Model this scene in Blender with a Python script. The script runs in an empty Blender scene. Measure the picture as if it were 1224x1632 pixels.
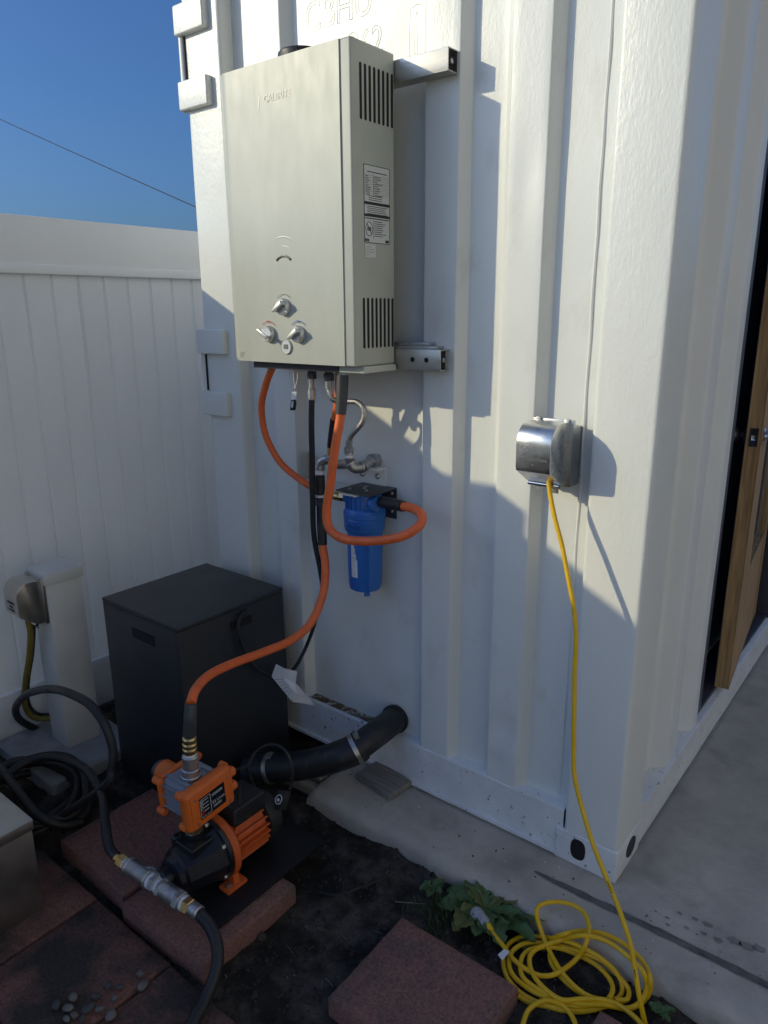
import bpy, bmesh, math, random
from mathutils import Vector, Matrix, noise
random.seed(7)
R = math.radians
SC = bpy.context.scene
COL = SC.collection

# ------------------------------------------------------------------ camera, sky, sun, exposure
cam_data = bpy.data.cameras.new('camera')
cam = bpy.data.objects.new('camera', cam_data)
COL.objects.link(cam)
cm = [[0.782618, -0.161475, 0.601194, 0.523724], [0.622471, 0.21256, -0.753225, -1.62279], [-0.006163, 0.963714, 0.266867, 1.465737]]
cam.matrix_world = Matrix([cm[0], cm[1], cm[2], [0, 0, 0, 1]])
cam_data.sensor_fit = 'VERTICAL'
cam_data.sensor_height = 24.0
cam_data.lens = 24.0 * 1162.079 / 1632.0
cam_data.clip_start = 0.05
cam_data.clip_end = 3000
SC.camera = cam

SUN_EL, SUN_ROT = R(20.4), R(226.5)
world = bpy.data.worlds.new('World')
SC.world = world
world.use_nodes = True
wn = world.node_tree
sky = wn.nodes.new('ShaderNodeTexSky')
sky.sky_type = 'NISHITA'
sky.sun_disc = False
sky.sun_elevation = SUN_EL
sky.sun_rotation = SUN_ROT
sky.altitude = 0
sky.air_density = 1.0
sky.dust_density = 3.0
sky.ozone_density = 10.0
wn.nodes['Background'].inputs[1].default_value = 0.142
wn.links.new(sky.outputs[0], wn.nodes['Background'].inputs[0])

sl = bpy.data.lights.new('sun', 'SUN')
sl.energy = 2.6
sl.angle = R(0.53)
sl.color = (1.0, 0.895, 0.60)
sun = bpy.data.objects.new('sun', sl)
COL.objects.link(sun)
sun.location = (-6, -6, 5)
sun.rotation_euler = Vector((0.681, 0.647, -0.352)).to_track_quat('-Z', 'Y').to_euler()

SC.view_settings.view_transform = 'Standard'
SC.view_settings.look = 'None'
SC.view_settings.exposure = -0.05
SC.view_settings.gamma = 1.0

# ------------------------------------------------------------------ materials
MATS = {}
def mat(name, col, rough=0.5, metal=0.0, var=0.0, vscale=8.0, bump=0.0, bscale=60.0, stretch=(1, 1, 1),
        col2=None, mix_scale=3.0, mix_lo=0.45, mix_hi=0.6, rvar=0.0, spec=0.5, coat=0.0, bump2=0.0, b2scale=8.0, alpha=None, trans=0.0):
    if name in MATS: return MATS[name]
    m = bpy.data.materials.new(name); m.use_nodes = True
    n, l = m.node_tree.nodes, m.node_tree.links
    b = n['Principled BSDF']
    b.inputs['Roughness'].default_value = rough
    b.inputs['Metallic'].default_value = metal
    b.inputs['Specular IOR Level'].default_value = spec
    b.inputs['Coat Weight'].default_value = coat
    b.inputs['Transmission Weight'].default_value = trans
    tc = n.new('ShaderNodeTexCoord'); mp = n.new('ShaderNodeMapping')
    mp.inputs['Scale'].default_value = stretch
    oi = n.new('ShaderNodeObjectInfo')
    sc_ = n.new('ShaderNodeVectorMath'); sc_.operation = 'SCALE'; sc_.inputs[3].default_value = 37.0
    cb = n.new('ShaderNodeCombineXYZ')
    for k in range(3): l.new(oi.outputs['Random'], cb.inputs[k])
    l.new(cb.outputs[0], sc_.inputs[0])
    ad = n.new('ShaderNodeVectorMath'); ad.operation = 'ADD'
    l.new(tc.outputs['Object'], ad.inputs[0]); l.new(sc_.outputs[0], ad.inputs[1])
    l.new(ad.outputs[0], mp.inputs[0])
    V = mp.outputs[0]
    def nz(scale, detail=5, rgh=0.6):
        t = n.new('ShaderNodeTexNoise'); t.inputs['Scale'].default_value = scale
        t.inputs['Detail'].default_value = detail; t.inputs['Roughness'].default_value = rgh
        l.new(V, t.inputs['Vector']); return t.outputs['Fac']
    rgb = n.new('ShaderNodeRGB'); rgb.outputs[0].default_value = (*col, 1)
    out = rgb.outputs[0]
    if col2 is not None:
        mr = n.new('ShaderNodeMapRange'); mr.inputs[1].default_value = mix_lo; mr.inputs[2].default_value = mix_hi
        l.new(nz(mix_scale, 6), mr.inputs[0])
        mx = n.new('ShaderNodeMix'); mx.data_type = 'RGBA'
        l.new(mr.outputs[0], mx.inputs[0]); l.new(out, mx.inputs[6]); mx.inputs[7].default_value = (*col2, 1)
        out = mx.outputs[2]
    if var > 0:
        mr = n.new('ShaderNodeMapRange'); mr.inputs[1].default_value = 0.3; mr.inputs[2].default_value = 0.7
        mr.inputs[3].default_value = 1 - var; mr.inputs[4].default_value = 1 + var
        l.new(nz(vscale, 6), mr.inputs[0])
        vm = n.new('ShaderNodeVectorMath'); vm.operation = 'SCALE'
        l.new(out, vm.inputs[0]); l.new(mr.outputs[0], vm.inputs[3])
        out = vm.outputs[0]
    l.new(out, b.inputs['Base Color'])
    if rvar > 0:
        mr = n.new('ShaderNodeMapRange'); mr.inputs[1].default_value = 0.3; mr.inputs[2].default_value = 0.7
        mr.inputs[3].default_value = max(0.02, rough - rvar); mr.inputs[4].default_value = rough + rvar
        l.new(nz(vscale * 1.7, 6), mr.inputs[0]); l.new(mr.outputs[0], b.inputs['Roughness'])
    prev = None
    for (bs, sc2) in ((bump2, b2scale), (bump, bscale)):
        if bs > 0:
            bp = n.new('ShaderNodeBump'); bp.inputs['Strength'].default_value = 1.0
            bp.inputs['Distance'].default_value = bs
            l.new(nz(sc2, 4), bp.inputs['Height'])
            if prev is not None: l.new(prev, bp.inputs['Normal'])
            prev = bp.outputs[0]
    if prev is not None: l.new(prev, b.inputs['Normal'])
    MATS[name] = m
    return m

M_PAINT = mat('white_roller_paint', (.75, .755, .705), .36, var=.04, vscale=2.2, bump=.0004, bscale=190, bump2=.0005, b2scale=40, rvar=.06, stretch=(1, 1, .55), col2=(.68, .675, .62), mix_scale=11, mix_lo=.56, mix_hi=.72)
M_PAINT2 = mat('white_paint_smooth', (.77, .77, .74), .40, var=.05, vscale=3, bump=.0003, bscale=160, bump2=.0008, b2scale=10, rvar=.05)
M_POSTP = mat('white_paint_heavy_texture', (.75, .755, .705), .34, var=.04, vscale=2.2, bump=.0008, bscale=150, bump2=.0009, b2scale=45, stretch=(1, 1, .45), rvar=.07)
M_RAIL = mat('white_paint_sooty', (.74, .74, .72), .45, var=.10, vscale=9, bump=.0012, bscale=120, col2=(.16, .16, .17), mix_scale=60, mix_lo=.63, mix_hi=.70)
M_DIRT = mat('brown_dirt', (.13, .085, .04), .9, var=.5, vscale=60, bump=.004, bscale=110, col2=(.55, .50, .42), mix_scale=45, mix_lo=.5, mix_hi=.62)
M_UNDER = mat('grey_primer_underside', (.22, .23, .26), .6, var=.15, vscale=20, bump=.001)
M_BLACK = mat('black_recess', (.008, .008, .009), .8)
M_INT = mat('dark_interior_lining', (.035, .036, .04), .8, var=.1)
M_VINYL = mat('white_vinyl', (.88, .88, .86), .42, var=.03, vscale=3, bump=.0003, bscale=20, rvar=.05)
M_VINYLB = mat('white_vinyl_boards', (.88, .88, .86), .42, var=.04, vscale=5, stretch=(1, 1, .3), bump=.0003, bscale=20, rvar=.05)
M_POSTV = mat('weathered_vinyl_post', (.64, .64, .60), .5, var=.08, vscale=7, bump=.0004, bscale=50)
M_HEAT = mat('cream_enamel', (.43, .44, .375), .42, var=.025, vscale=14, stretch=(1.4, 1, .55), rvar=.035, bump=.0004, bscale=9, col2=(.475, .483, .418), mix_scale=6, mix_lo=.45, mix_hi=.72)
M_HSIDE = mat('cream_enamel_side', (.5, .51, .44), .40, var=.03, vscale=5)
M_STEEL = mat('brushed_steel', (.50, .475, .42), .42, metal=1, var=.12, vscale=14, stretch=(.3, 3, 3), bump=.0003, bscale=90, rvar=.1)
M_CHROME = mat('polished_stainless', (.72, .72, .72), .13, metal=1, var=.06, vscale=12, rvar=.05, bump=.0003, bscale=14)
M_SHINY = mat('satin_stainless', (.70, .69, .66), .30, metal=1, var=.05, vscale=30, rvar=.05)
M_DULLSS = mat('dull_stainless', (.52, .52, .50), .36, metal=1, var=.1, vscale=14, rvar=.08)
M_GALV = mat('galvanised_iron', (.46, .46, .46), .42, metal=.9, var=.2, vscale=40, bump=.0008, bscale=150)
M_BRASS = mat('brass', (.72, .52, .22), .28, metal=1, var=.15, vscale=50)
M_TAPE = mat('white_thread_tape', (.78, .78, .78), .6, bump=.0008, bscale=200)
M_BRAID = mat('braided_steel', (.55, .54, .52), .35, metal=1, var=.35, vscale=420, bump=.0015, bscale=420)
M_ORANGE = mat('orange_rubber', (.80, .150, .035), .46, var=.14, vscale=22, bump=.0003, bscale=220, rvar=.06)
M_ORPL = mat('orange_plastic', (.72, .15, .022), .42, var=.06, vscale=30, rvar=.05)
M_ORPT = mat('orange_painted_casting', (.62, .115, .022), .5, var=.12, vscale=40, bump=.0006, bscale=150)
M_RUB = mat('black_rubber', (.018, .018, .019), .5, col2=(.045, .042, .038), mix_scale=30, mix_lo=.55, mix_hi=.75, var=.2, vscale=30, bump=.0004, bscale=160, rvar=.1)
M_RUBG = mat('grey_rubber_sleeve', (.05, .052, .055), .45, var=.15, vscale=30, rvar=.08)
M_CAB = mat('charcoal_powder_coat', (.024, .027, .031), .42, var=.08, vscale=5, bump=.0003, bscale=400, rvar=.05)
M_PUMP = mat('black_enamel_casting', (.012, .014, .02), .3, var=.2, vscale=30, bump=.0005, bscale=60)
M_PLATE = mat('black_base_plate', (.006, .006, .007), .5, var=.3, vscale=20)
M_GREYPL = mat('grey_plastic', (.22, .25, .29), .45, var=.08, vscale=25)
M_BLUE = mat('blue_plastic', (.03, .155, .50), .34, var=.1, vscale=12, stretch=(1, 1, .3), rvar=.08)
M_YEL = mat('yellow_pvc', (.80, .47, .008), .42, var=.07, vscale=25, rvar=.06)
M_YELD = mat('dull_yellow_pvc', (.20, .15, .02), .6, var=.2, vscale=40)
M_CLEAR = mat('smoky_clear_plastic', (.35, .35, .36), .25, var=.2, vscale=120)
M_CONC = mat('weathered_concrete', (.47, .42, .345), .85, var=.16, vscale=7, bump=.002, bscale=190, bump2=.004, b2scale=24,
             col2=(.30, .265, .215), mix_scale=4.5, mix_lo=.52, mix_hi=.74)
M_JOINT = mat('dirty_joint', (.13, .12, .105), .9, var=.4, vscale=30, bump=.002)
M_WET = mat('damp_concrete', (.22, .20, .17), .7, var=.25, vscale=40)
M_PAD = mat('grey_pad_concrete', (.30, .30, .29), .8, var=.2, vscale=14, bump=.002, bscale=120)
M_SOIL = mat('dark_damp_soil', (.028, .025, .021), .95, var=.45, vscale=22, bump=.012, bscale=75, bump2=.02, b2scale=16, col2=(.085, .072, .060), mix_scale=9, spec=.2)
M_CLOD = mat('soil_crumbs', (.052, .046, .038), .95, var=.5, vscale=30, bump=.003, bscale=150, spec=.2)
M_PAV = mat('red_paver', (.25, .125, .10), .85, var=.38, vscale=150, bump=.0035, bscale=260, bump2=.003, b2scale=30, col2=(.15, .10, .085), mix_scale=7, mix_lo=.5, mix_hi=.68, spec=.3)
M_PAVD = mat('red_paver_soiled', (.22, .105, .08), .85, var=.38, vscale=140, bump=.003, bscale=190, col2=(.055, .046, .040), mix_scale=5, mix_lo=.42, mix_hi=.6, spec=.25)
M_PEB = mat('river_pebble', (.15, .14, .125), .7, var=.35, vscale=70, bump=.001, bscale=150)
M_PEBD = mat('dark_river_pebble', (.07, .068, .065), .7, var=.35, vscale=70, bump=.001, bscale=150)
M_LEAF = mat('weed_leaf', (.07, .13, .04), .5, var=.3, vscale=40, bump=.0015, bscale=120)
M_LEAF2 = mat('yellowing_leaf', (.13, .14, .035), .55, var=.35, vscale=40, bump=.0015, bscale=120)
M_GRASS = mat('grass_blade', (.045, .075, .022), .6, var=.3, vscale=30)
M_DRYG = mat('dry_stalk', (.20, .17, .12), .8, var=.3, vscale=60)
M_WOOD = mat('fir_door_edge', (.45, .275, .115), .5, var=.25, vscale=16, stretch=(6, 6, .35), col2=(.33, .18, .065), mix_scale=14, mix_lo=.45, mix_hi=.62, rvar=.08)
M_OLDW = mat('old_timber', (.22, .20, .17), .9, var=.35, vscale=18, stretch=(.3, 4, 4), bump=.002, bscale=60)
M_PANELG = mat('grey_painted_door', (.10, .105, .12), .45, var=.05)
M_SLATE = mat('slate_blue_trim', (.40, .42, .48), .5, var=.05)
M_FRAME = mat('slate_door_frame', (.055, .058, .072), .5, var=.05)
M_KNOBD = mat('dark_bronze_knob', (.10, .10, .105), .3, metal=.6)
M_GLASS = mat('dark_window_glass', (.10, .12, .14), .04, spec=.8)
M_PAPER = mat('white_paper', (.72, .72, .74), .6, var=.05, vscale=40)
M_INK = mat('black_ink', (.02, .02, .022), .6)
M_GINK = mat('grey_ink', (.25, .25, .25), .6)
M_LGINK = mat('faded_ink', (.60, .57, .49), .4)
M_RED = mat('red_print', (.6, .04, .03), .5)
M_BLU = mat('blue_print', (.05, .12, .42), .5)
M_WPRINT = mat('white_print', (.65, .65, .65), .5)
M_LCD = mat('lcd_panel', (.20, .215, .19), .2)
M_PSTK = mat('label_sticker', (.60, .61, .585), .45, var=.03)
M_KNOB = mat('silver_knob', (.66, .66, .64), .30, metal=.75, var=.05)
M_WIRE = mat('utility_wire', (.02, .02, .022), .7)

def translucent(m, f):
    # thin hollow vinyl lets some sun through
    n, l = m.node_tree.nodes, m.node_tree.links
    p = n['Principled BSDF']; o = n['Material Output']
    t = n.new('ShaderNodeBsdfTranslucent'); t.inputs[0].default_value = (.74, .80, .90, 1)
    x = n.new('ShaderNodeMixShader'); x.inputs[0].default_value = f
    l.new(p.outputs[0], x.inputs[1]); l.new(t.outputs[0], x.inputs[2]); l.new(x.outputs[0], o.inputs[0])
translucent(M_VINYLB, .22)

# ------------------------------------------------------------------ mesh helpers
def basis(axis):
    a = Vector(axis).normalized()
    t = Vector((0, 0, 1)) if abs(a.z) < .9 else Vector((1, 0, 0))
    u = t.cross(a).normalized(); v = a.cross(u).normalized()
    return u, v, a

def spline(pts, sub):
    pts = [Vector(p) for p in pts]
    if sub <= 1 or len(pts) < 3: return pts
    out = []
    n = len(pts)
    for i in range(n - 1):
        p0 = pts[i - 1] if i > 0 else pts[i] * 2 - pts[i + 1]
        p1, p2 = pts[i], pts[i + 1]
        p3 = pts[i + 2] if i + 2 < n else pts[i + 1] * 2 - pts[i]
        for k in range(sub):
            t = k / sub
            out.append(.5 * ((2 * p1) + (p2 - p0) * t + (2 * p0 - 5 * p1 + 4 * p2 - p3) * t * t + (3 * p1 - p0 - 3 * p2 + p3) * t ** 3))
    out.append(pts[-1])
    return out

WOB = .0022
class B:
    def __init__(s): s.bm = bmesh.new()
    def face(s, vs):
        try: return s.bm.faces.new(vs)
        except ValueError: return None
    def box(s, x0, x1, y0, y1, z0, z1, bev=0.0, seg=2, M=None):
        r = bmesh.ops.create_cube(s.bm, size=1.0)
        vs = r['verts']
        for v in vs:
            v.co = Vector(((x0 + x1) / 2 + v.co.x * (x1 - x0), (y0 + y1) / 2 + v.co.y * (y1 - y0), (z0 + z1) / 2 + v.co.z * (z1 - z0)))
        if M is not None:
            for v in vs: v.co = M @ v.co
        if bev > 0:
            es = list({e for v in vs for e in v.link_edges})
            bmesh.ops.bevel(s.bm, geom=es, offset=bev, segments=seg, profile=.6, affect='EDGES')
        return s
    def obox(s, c, u, v, w, hu, hv, hw, bev=0.0, seg=2):
        M = Matrix.Translation(Vector(c)) @ Matrix((Vector(u).normalized(), Vector(v).normalized(), Vector(w).normalized())).transposed().to_4x4()
        return s.box(-hu, hu, -hv, hv, -hw, hw, bev, seg, M)
    def lathe(s, prof, o, axis, n=24, cap=True):
        u, v, a = basis(axis); o = Vector(o)
        rings = []
        for (r, h) in prof:
            rings.append([s.bm.verts.new(o + a * h + (u * math.cos(2 * math.pi * i / n) + v * math.sin(2 * math.pi * i / n)) * max(r, 1e-5)) for i in range(n)])
        for A, C in zip(rings, rings[1:]):
            for i in range(n): s.face((A[i], A[(i + 1) % n], C[(i + 1) % n], C[i]))
        if cap:
            s.face(rings[0][::-1]); s.face(rings[-1])
        return s
    def cyl(s, p0, p1, r, n=20, bev=0.0):
        p0, p1 = Vector(p0), Vector(p1); L = (p1 - p0).length
        if bev > 0: pr = [(r - bev, 0), (r, bev), (r, L - bev), (r - bev, L)]
        else: pr = [(r, 0), (r, L)]
        return s.lathe(pr, p0, p1 - p0, n)
    def hexnut(s, p0, p1, r): return s.lathe([(r * .9, 0), (r, .0015), (r, (Vector(p1) - Vector(p0)).length - .0015), (r * .9, (Vector(p1) - Vector(p0)).length)], p0, Vector(p1) - Vector(p0), 6)
    def tube(s, pts, r, n=12, sub=6, cap=True):
        if isinstance(r, (list, tuple)):
            rr = spline([(x, 0, 0) for x in r], sub); rr = [q.x for q in rr]
        P = spline(pts, sub)
        if len(pts) > 6: P = [p + Vector((noise.noise(p * 9), noise.noise(p * 9 + Vector((7, 1, 3))), noise.noise(p * 9 + Vector((2, 8, 5))))) * (WOB if 0 < i < len(P) - 1 else 0) for i, p in enumerate(P)]
        if not isinstance(r, (list, tuple)): rr = [r] * len(P)
        T = []
        for i in range(len(P)):
            d = P[min(i + 1, len(P) - 1)] - P[max(i - 1, 0)]
            T.append(d.normalized() if d.length > 1e-9 else Vector((0, 0, 1)))
        u = basis(T[0])[0]
        rings = []
        for i, p in enumerate(P):
            u = (u - T[i] * u.dot(T[i])).normalized(); v = T[i].cross(u)
            rings.append([s.bm.verts.new(p + (u * math.cos(2 * math.pi * k / n) + v * math.sin(2 * math.pi * k / n)) * rr[i]) for k in range(n)])
        for A, C in zip(rings, rings[1:]):
            for i in range(n): s.face((A[i], A[(i + 1) % n], C[(i + 1) % n], C[i]))
        if cap: s.face(rings[0][::-1]); s.face(rings[-1])
        return s
    def prism(s, poly, o, u, v, w, bev=0.0):
        """poly: 2-D outline in the u,v frame at o, extruded along w"""
        o, u, v, w = Vector(o), Vector(u), Vector(v), Vector(w)
        A = [s.bm.verts.new(o + u * a + v * b) for a, b in poly]
        C = [s.bm.verts.new(o + u * a + v * b + w) for a, b in poly]
        n = len(poly); fs = [s.face(A[::-1]), s.face(C)]
        for i in range(n): fs.append(s.face((A[i], A[(i + 1) % n], C[(i + 1) % n], C[i])))
        if bev > 0:
            es = list({e for f in fs[:2] if f for e in f.edges})
            bmesh.ops.bevel(s.bm, geom=es, offset=bev, segments=2, profile=.6, affect='EDGES')
        return s
    def quad(s, *p): s.face([s.bm.verts.new(Vector(q)) for q in p]); return s
    def out(s, name, m, parent=None, smooth=True, angle=35):
        bmesh.ops.recalc_face_normals(s.bm, faces=s.bm.faces)
        me = bpy.data.meshes.new(name); s.bm.to_mesh(me); s.bm.free()
        return link(name, me, m, parent, smooth, angle)

def link(name, me, m, parent=None, smooth=True, angle=35):
    if m is not None: me.materials.append(m)
    if smooth and len(me.polygons):
        me.polygons.foreach_set('use_smooth', [True] * len(me.polygons))
        for p_ in me.polygons:
            if len(p_.vertices) > 6: p_.use_smooth = False
        me.set_sharp_from_angle(angle=R(angle))
    o = bpy.data.objects.new(name, me); COL.objects.link(o)
    if parent is not None:
        o.parent = parent
        L = Vector((0, 0, 0)); q = parent
        while q is not None: L += Vector(q.location); q = q.parent
        o.location = -L
    return o

def thing(name, loc, label, cat, group=None):
    o = bpy.data.objects.new(name, None); COL.objects.link(o)
    o.location = loc; o.empty_display_size = .1
    return tag(o, label, cat, group)
def tag(o, label, cat, group=None):
    o['label'] = label; o['category'] = cat
    if group: o['group'] = group
    return o
def struct(o): o['kind'] = 'structure'; return o

def text(name, s, size, o, u, v, depth, m, parent, align='CENTER', sx=1.0, outline=0.0):
    """flat lettering lying in the plane u,v at o"""
    cu = bpy.data.curves.new(name, 'FONT'); cu.body = s; cu.size = size; cu.align_x = align; cu.align_y = 'CENTER'
    if outline > 0: cu.fill_mode = 'NONE'; cu.bevel_depth = outline; cu.bevel_resolution = 1
    else: cu.extrude = depth
    cu.resolution_u = 4
    t = bpy.data.objects.new(name, cu); COL.objects.link(t)
    bpy.context.view_layer.update()
    me = bpy.data.meshes.new_from_object(t)
    bpy.data.objects.remove(t); bpy.data.curves.remove(cu)
    u, v = Vector(u).normalized(), Vector(v).normalized(); w = u.cross(v)
    M = Matrix((u * sx, v, w)).transposed().to_4x4(); M.translation = Vector(o)
    me.transform(M)
    return link(name, me, m, parent, False)

def round_profile(pts, r, seg=3):
    """2-D polyline with each inner corner rounded by r"""
    out = [Vector((pts[0][0], pts[0][1]))]
    for i in range(1, len(pts) - 1):
        p, a, c = Vector(pts[i]), Vector(pts[i - 1]), Vector(pts[i + 1])
        d1, d2 = (a - p), (c - p)
        t = min(r, d1.length * .45, d2.length * .45)
        q1, q2 = p + d1.normalized() * t, p + d2.normalized() * t
        for k in range(seg + 1):
            s = k / seg
            out.append(q1 * (1 - s) ** 2 + p * 2 * s * (1 - s) + q2 * s * s)
    out.append(Vector((pts[-1][0], pts[-1][1])))
    return out

X, Y, Z = Vector((1, 0, 0)), Vector((0, 1, 0)), Vector((0, 0, 1))

# ================================================================== ground
def axis_steps(fine0, fine1, step, far):
    a = [fine0 - far, fine0 - far * .4, fine0 - far * .1, fine0 - 3, fine0 - 1, fine0 - .4]
    k = fine0
    while k < fine1 + 1e-6: a.append(k); k += step
    a += [fine1 + .4, fine1 + 1, fine1 + 3, fine1 + far * .1, fine1 + far * .4, fine1 + far]
    return a
gx, gy = axis_steps(-2.3, .7, .02, 900), axis_steps(-1.5, .1, .02, 900)
vs, fs = [], []
for j, y in enumerate(gy):
    for i, x in enumerate(gx):
        z = -.06
        if -2.3 <= x <= .7 and -1.5 <= y <= .1:
            z += .020 * (noise.noise((x * 5, y * 5, 1.3)) - .15) + .010 * noise.noise((x * 17, y * 17, 4.1)) + .005 * noise.noise((x * 40, y * 40, 7.1))
        vs.append((x, y, z))
W = len(gx)
for j in range(len(gy) - 1):
    for i in range(W - 1): fs.append((j * W + i, j * W + i + 1, (j + 1) * W + i + 1, (j + 1) * W + i))
me = bpy.data.meshes.new('ground'); me.from_pydata(vs, [], fs)
struct(link('ground', me, M_SOIL, None, True, 80))

# concrete slab with a rounded, slightly uneven front edge
b = B()
xs = [-.93 + .02 * i for i in range(96)] + [1.2, 2, 4, 8, 14]
prof = [(-.212, -.09), (-.214, -.03), (-.208, -.012), (-.196, -.003), (-.178, 0.0), (-.10, 0.0), (.0, 0.0), (.4, 0.0), (12, 0.0)]
rows = []
for i, x in enumerate(xs):
    row = []
    e = max(0, (-.90 - x) / .03) if x < -.90 else 0
    for k, (y, z) in enumerate(prof):
        dy = .010 * noise.noise((x * 6, 3.1, 0)) + .004 * noise.noise((x * 25, 9.1, 0)) if k < 5 else 0
        row.append(b.bm.verts.new((x, y + dy, z - (.03 * e * e if k > 0 else 0))))
    rows.append(row)
for A, C in zip(rows, rows[1:]):
    for k in range(len(prof) - 1): b.face((A[k], C[k], C[k + 1], A[k + 1]))
lft = [b.bm.verts.new((-.932, y, -.09)) for y, z in prof]
for k in range(len(prof) - 1): b.face((lft[k], rows[0][k], rows[0][k + 1], lft[k + 1]))
ya, yb_ = .78, 9.0
yv = [b.bm.verts.new(p) for p in ((ya, -9, -.004), (14, -9, -.004), (14, -.19, -.004), (ya, -.19, -.004), (ya, -9, -.09), (ya, -.19, -.09))]  # unseen yard concrete, added so sunlit ground bounces warm light leftwards
b.face((yv[0], yv[1], yv[2], yv[3])); b.face((yv[0], yv[3], yv[5], yv[4]))
slab = struct(b.out('concrete_slab', M_CONC, None, True, 60))
# dirty joint line along the slab
b = B(); L0, L1 = [], []
for i in range(60):
    x = -.185 + i * .0195
    yc = -.088 + .006 * math.sin(x * 4) + .002 * noise.noise((x * 20, 0, 0))
    w = (.010 + .0045 * noise.noise((x * 30, 5, 0))) * min(1, .3 + i / 6)
    L0.append(b.bm.verts.new((x, yc - w, .0025))); L1.append(b.bm.verts.new((x, yc + w, .0025)))
for i in range(59): b.face((L0[i], L0[i + 1], L1[i + 1], L1[i]))
b.out('slab_joint', M_JOINT, slab)
random.seed(31)
for (px_, py_, rr_) in [(0.1174, -0.0261, 0.0035), (0.1462, -0.0286, 0.005), (0.1664, 0.0048, 0.006), (0.2026, 0.0108, 0.007), (0.1937, -0.0302, 0.006), (0.232, 0.0119, 0.011), (0.2324, -0.0212, 0.007), (0.2643, -0.0218, 0.01), (0.2955, 0.0004, 0.014), (0.3226, 0.0035, 0.016), (0.3477, 0.0142, 0.013), (0.1544, -0.0491, 0.005)]:
    b = B(); n_ = 14; b.face([b.bm.verts.new((px_ + rr_ * math.cos(2 * math.pi * k / n_) * (1.15 + .5 * noise.noise((px_ * 40, k * .9, 1))), py_ + rr_ * math.sin(2 * math.pi * k / n_) * (.75 + .5 * noise.noise((px_ * 40, k * .9, 4))), .0014)) for k in range(n_)])
    b.out('wet_spot', M_WET, slab)

# ================================================================== white fence along the left
FX = -2.03
fence = thing('vinyl_fence', (FX, 0, -.06), 'white vinyl privacy fence with vertical boards behind the black cabinet', 'fence')
FY0, FY1 = -6.0, 8.0
b = B(); b.box(FX - .028, FX + .025, FY0, FY1, 1.594, 1.775, .006); b.box(FX - .033, FX + .031, FY0, FY1, 1.590, 1.622, .006)
b.out('top_rail', M_VINYL, fence)
b = B(); b.box(FX - .028, FX + .025, FY0, FY1, -.07, .140, .006)
b.out('bottom_rail', M_VINYL, fence)
pitch = .0982
bme = None
nb = int((FY1 - FY0) / pitch)
k0 = round((-.369 - FY0) / pitch)
for i in range(nb):
    y0 = -.369 + (i - k0) * pitch
    if bme is None:
        q = B(); q.box(-.011, .011, -.0003, pitch + .0003, .10, 1.62, .0066, 1)
        o = q.out('board', M_VINYLB, None, False); bme = o.data
    else:
        o = bpy.data.objects.new('board', bme); COL.objects.link(o)
    o.parent = fence; o.location = (random.uniform(-.0012, .0012), y0, .06); o.rotation_euler = (0, random.uniform(-.0006, .0006), random.uniform(-.006, .006))
for y in (-3.94, -1.5, .94, 3.38, 5.82):
    b = B(); b.box(FX - .064, FX + .064, y - .064, y + .064, -.07, 1.82, .006); po = b.out('fence_post', M_VINYL, fence)

# ================================================================== shipping container
cont = thing('shipping_container', (0, 0, 0), 'white painted corrugated steel shipping container carrying the water heater', 'container')
ZT = 2.42
DENTS = [(-.355, .315, .035, .05, .010), (-.335, .235, .025, .06, -.006), (-.37, .20, .03, .03, .006), (-.36, .47, .03, .02, .004), (-.93, .48, .10, .12, .006), (-.75, .36, .06, .05, -.004), (-.47, .62, .04, .10, .003), (-.60, .9, .03, .06, .003), (-1.18, 1.15, .04, .06, .003), (-.35, 1.75, .03, .08, .003)]
def wall_sheet(profile, z0, z1, dz, m, name, wob=.0016, axis='x'):
    b = B(); nzs = int((z1 - z0) / dz) + 1
    prof = []
    for a, c in zip(profile, profile[1:]):
        n = max(1, int((c - a).length / .018))
        for k in range(n): prof.append(a + (c - a) * k / n)
    prof.append(profile[-1])
    rows = []
    for j in range(nzs + 1):
        z = z0 + (z1 - z0) * j / nzs; row = []
        for p in prof:
            w = sum(a_ * math.exp(-((p.x - dx_) / sx_) ** 2 - ((z - dz_) / sz_) ** 2) for dx_, dz_, sx_, sz_, a_ in DENTS) if axis == 'x' else 0
            w += wob * (noise.noise((p.x * 5, z * 3.2, 2.2)) + .5 * noise.noise((p.x * 14, z * 8, 5.2)))
            row.append(b.bm.verts.new((p.x, p.y + w, z) if axis == 'x' else (p.y + w, p.x, z)))
        rows.append(row)
    for A, C in zip(rows, rows[1:]):
        for i in range(len(prof) - 1): b.face((A[i], A[i + 1], C[i + 1], C[i]))
    return b.out(name, m, cont, True, 50)
VA, OU = .045, .010
endp = [(-1.40, .050), (-1.262, .050), (-1.232, OU), (-1.140, OU), (-1.122, VA), (-.668, VA), (-.640, OU), (-.541, OU), (-.524, VA),
        (-.430, VA), (-.402, OU), (-.305, OU), (-.287, VA), (-.16, VA)]
wall_sheet(round_profile(endp, .003), .13, ZT, .02, M_PAINT, 'end_wall')
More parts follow.
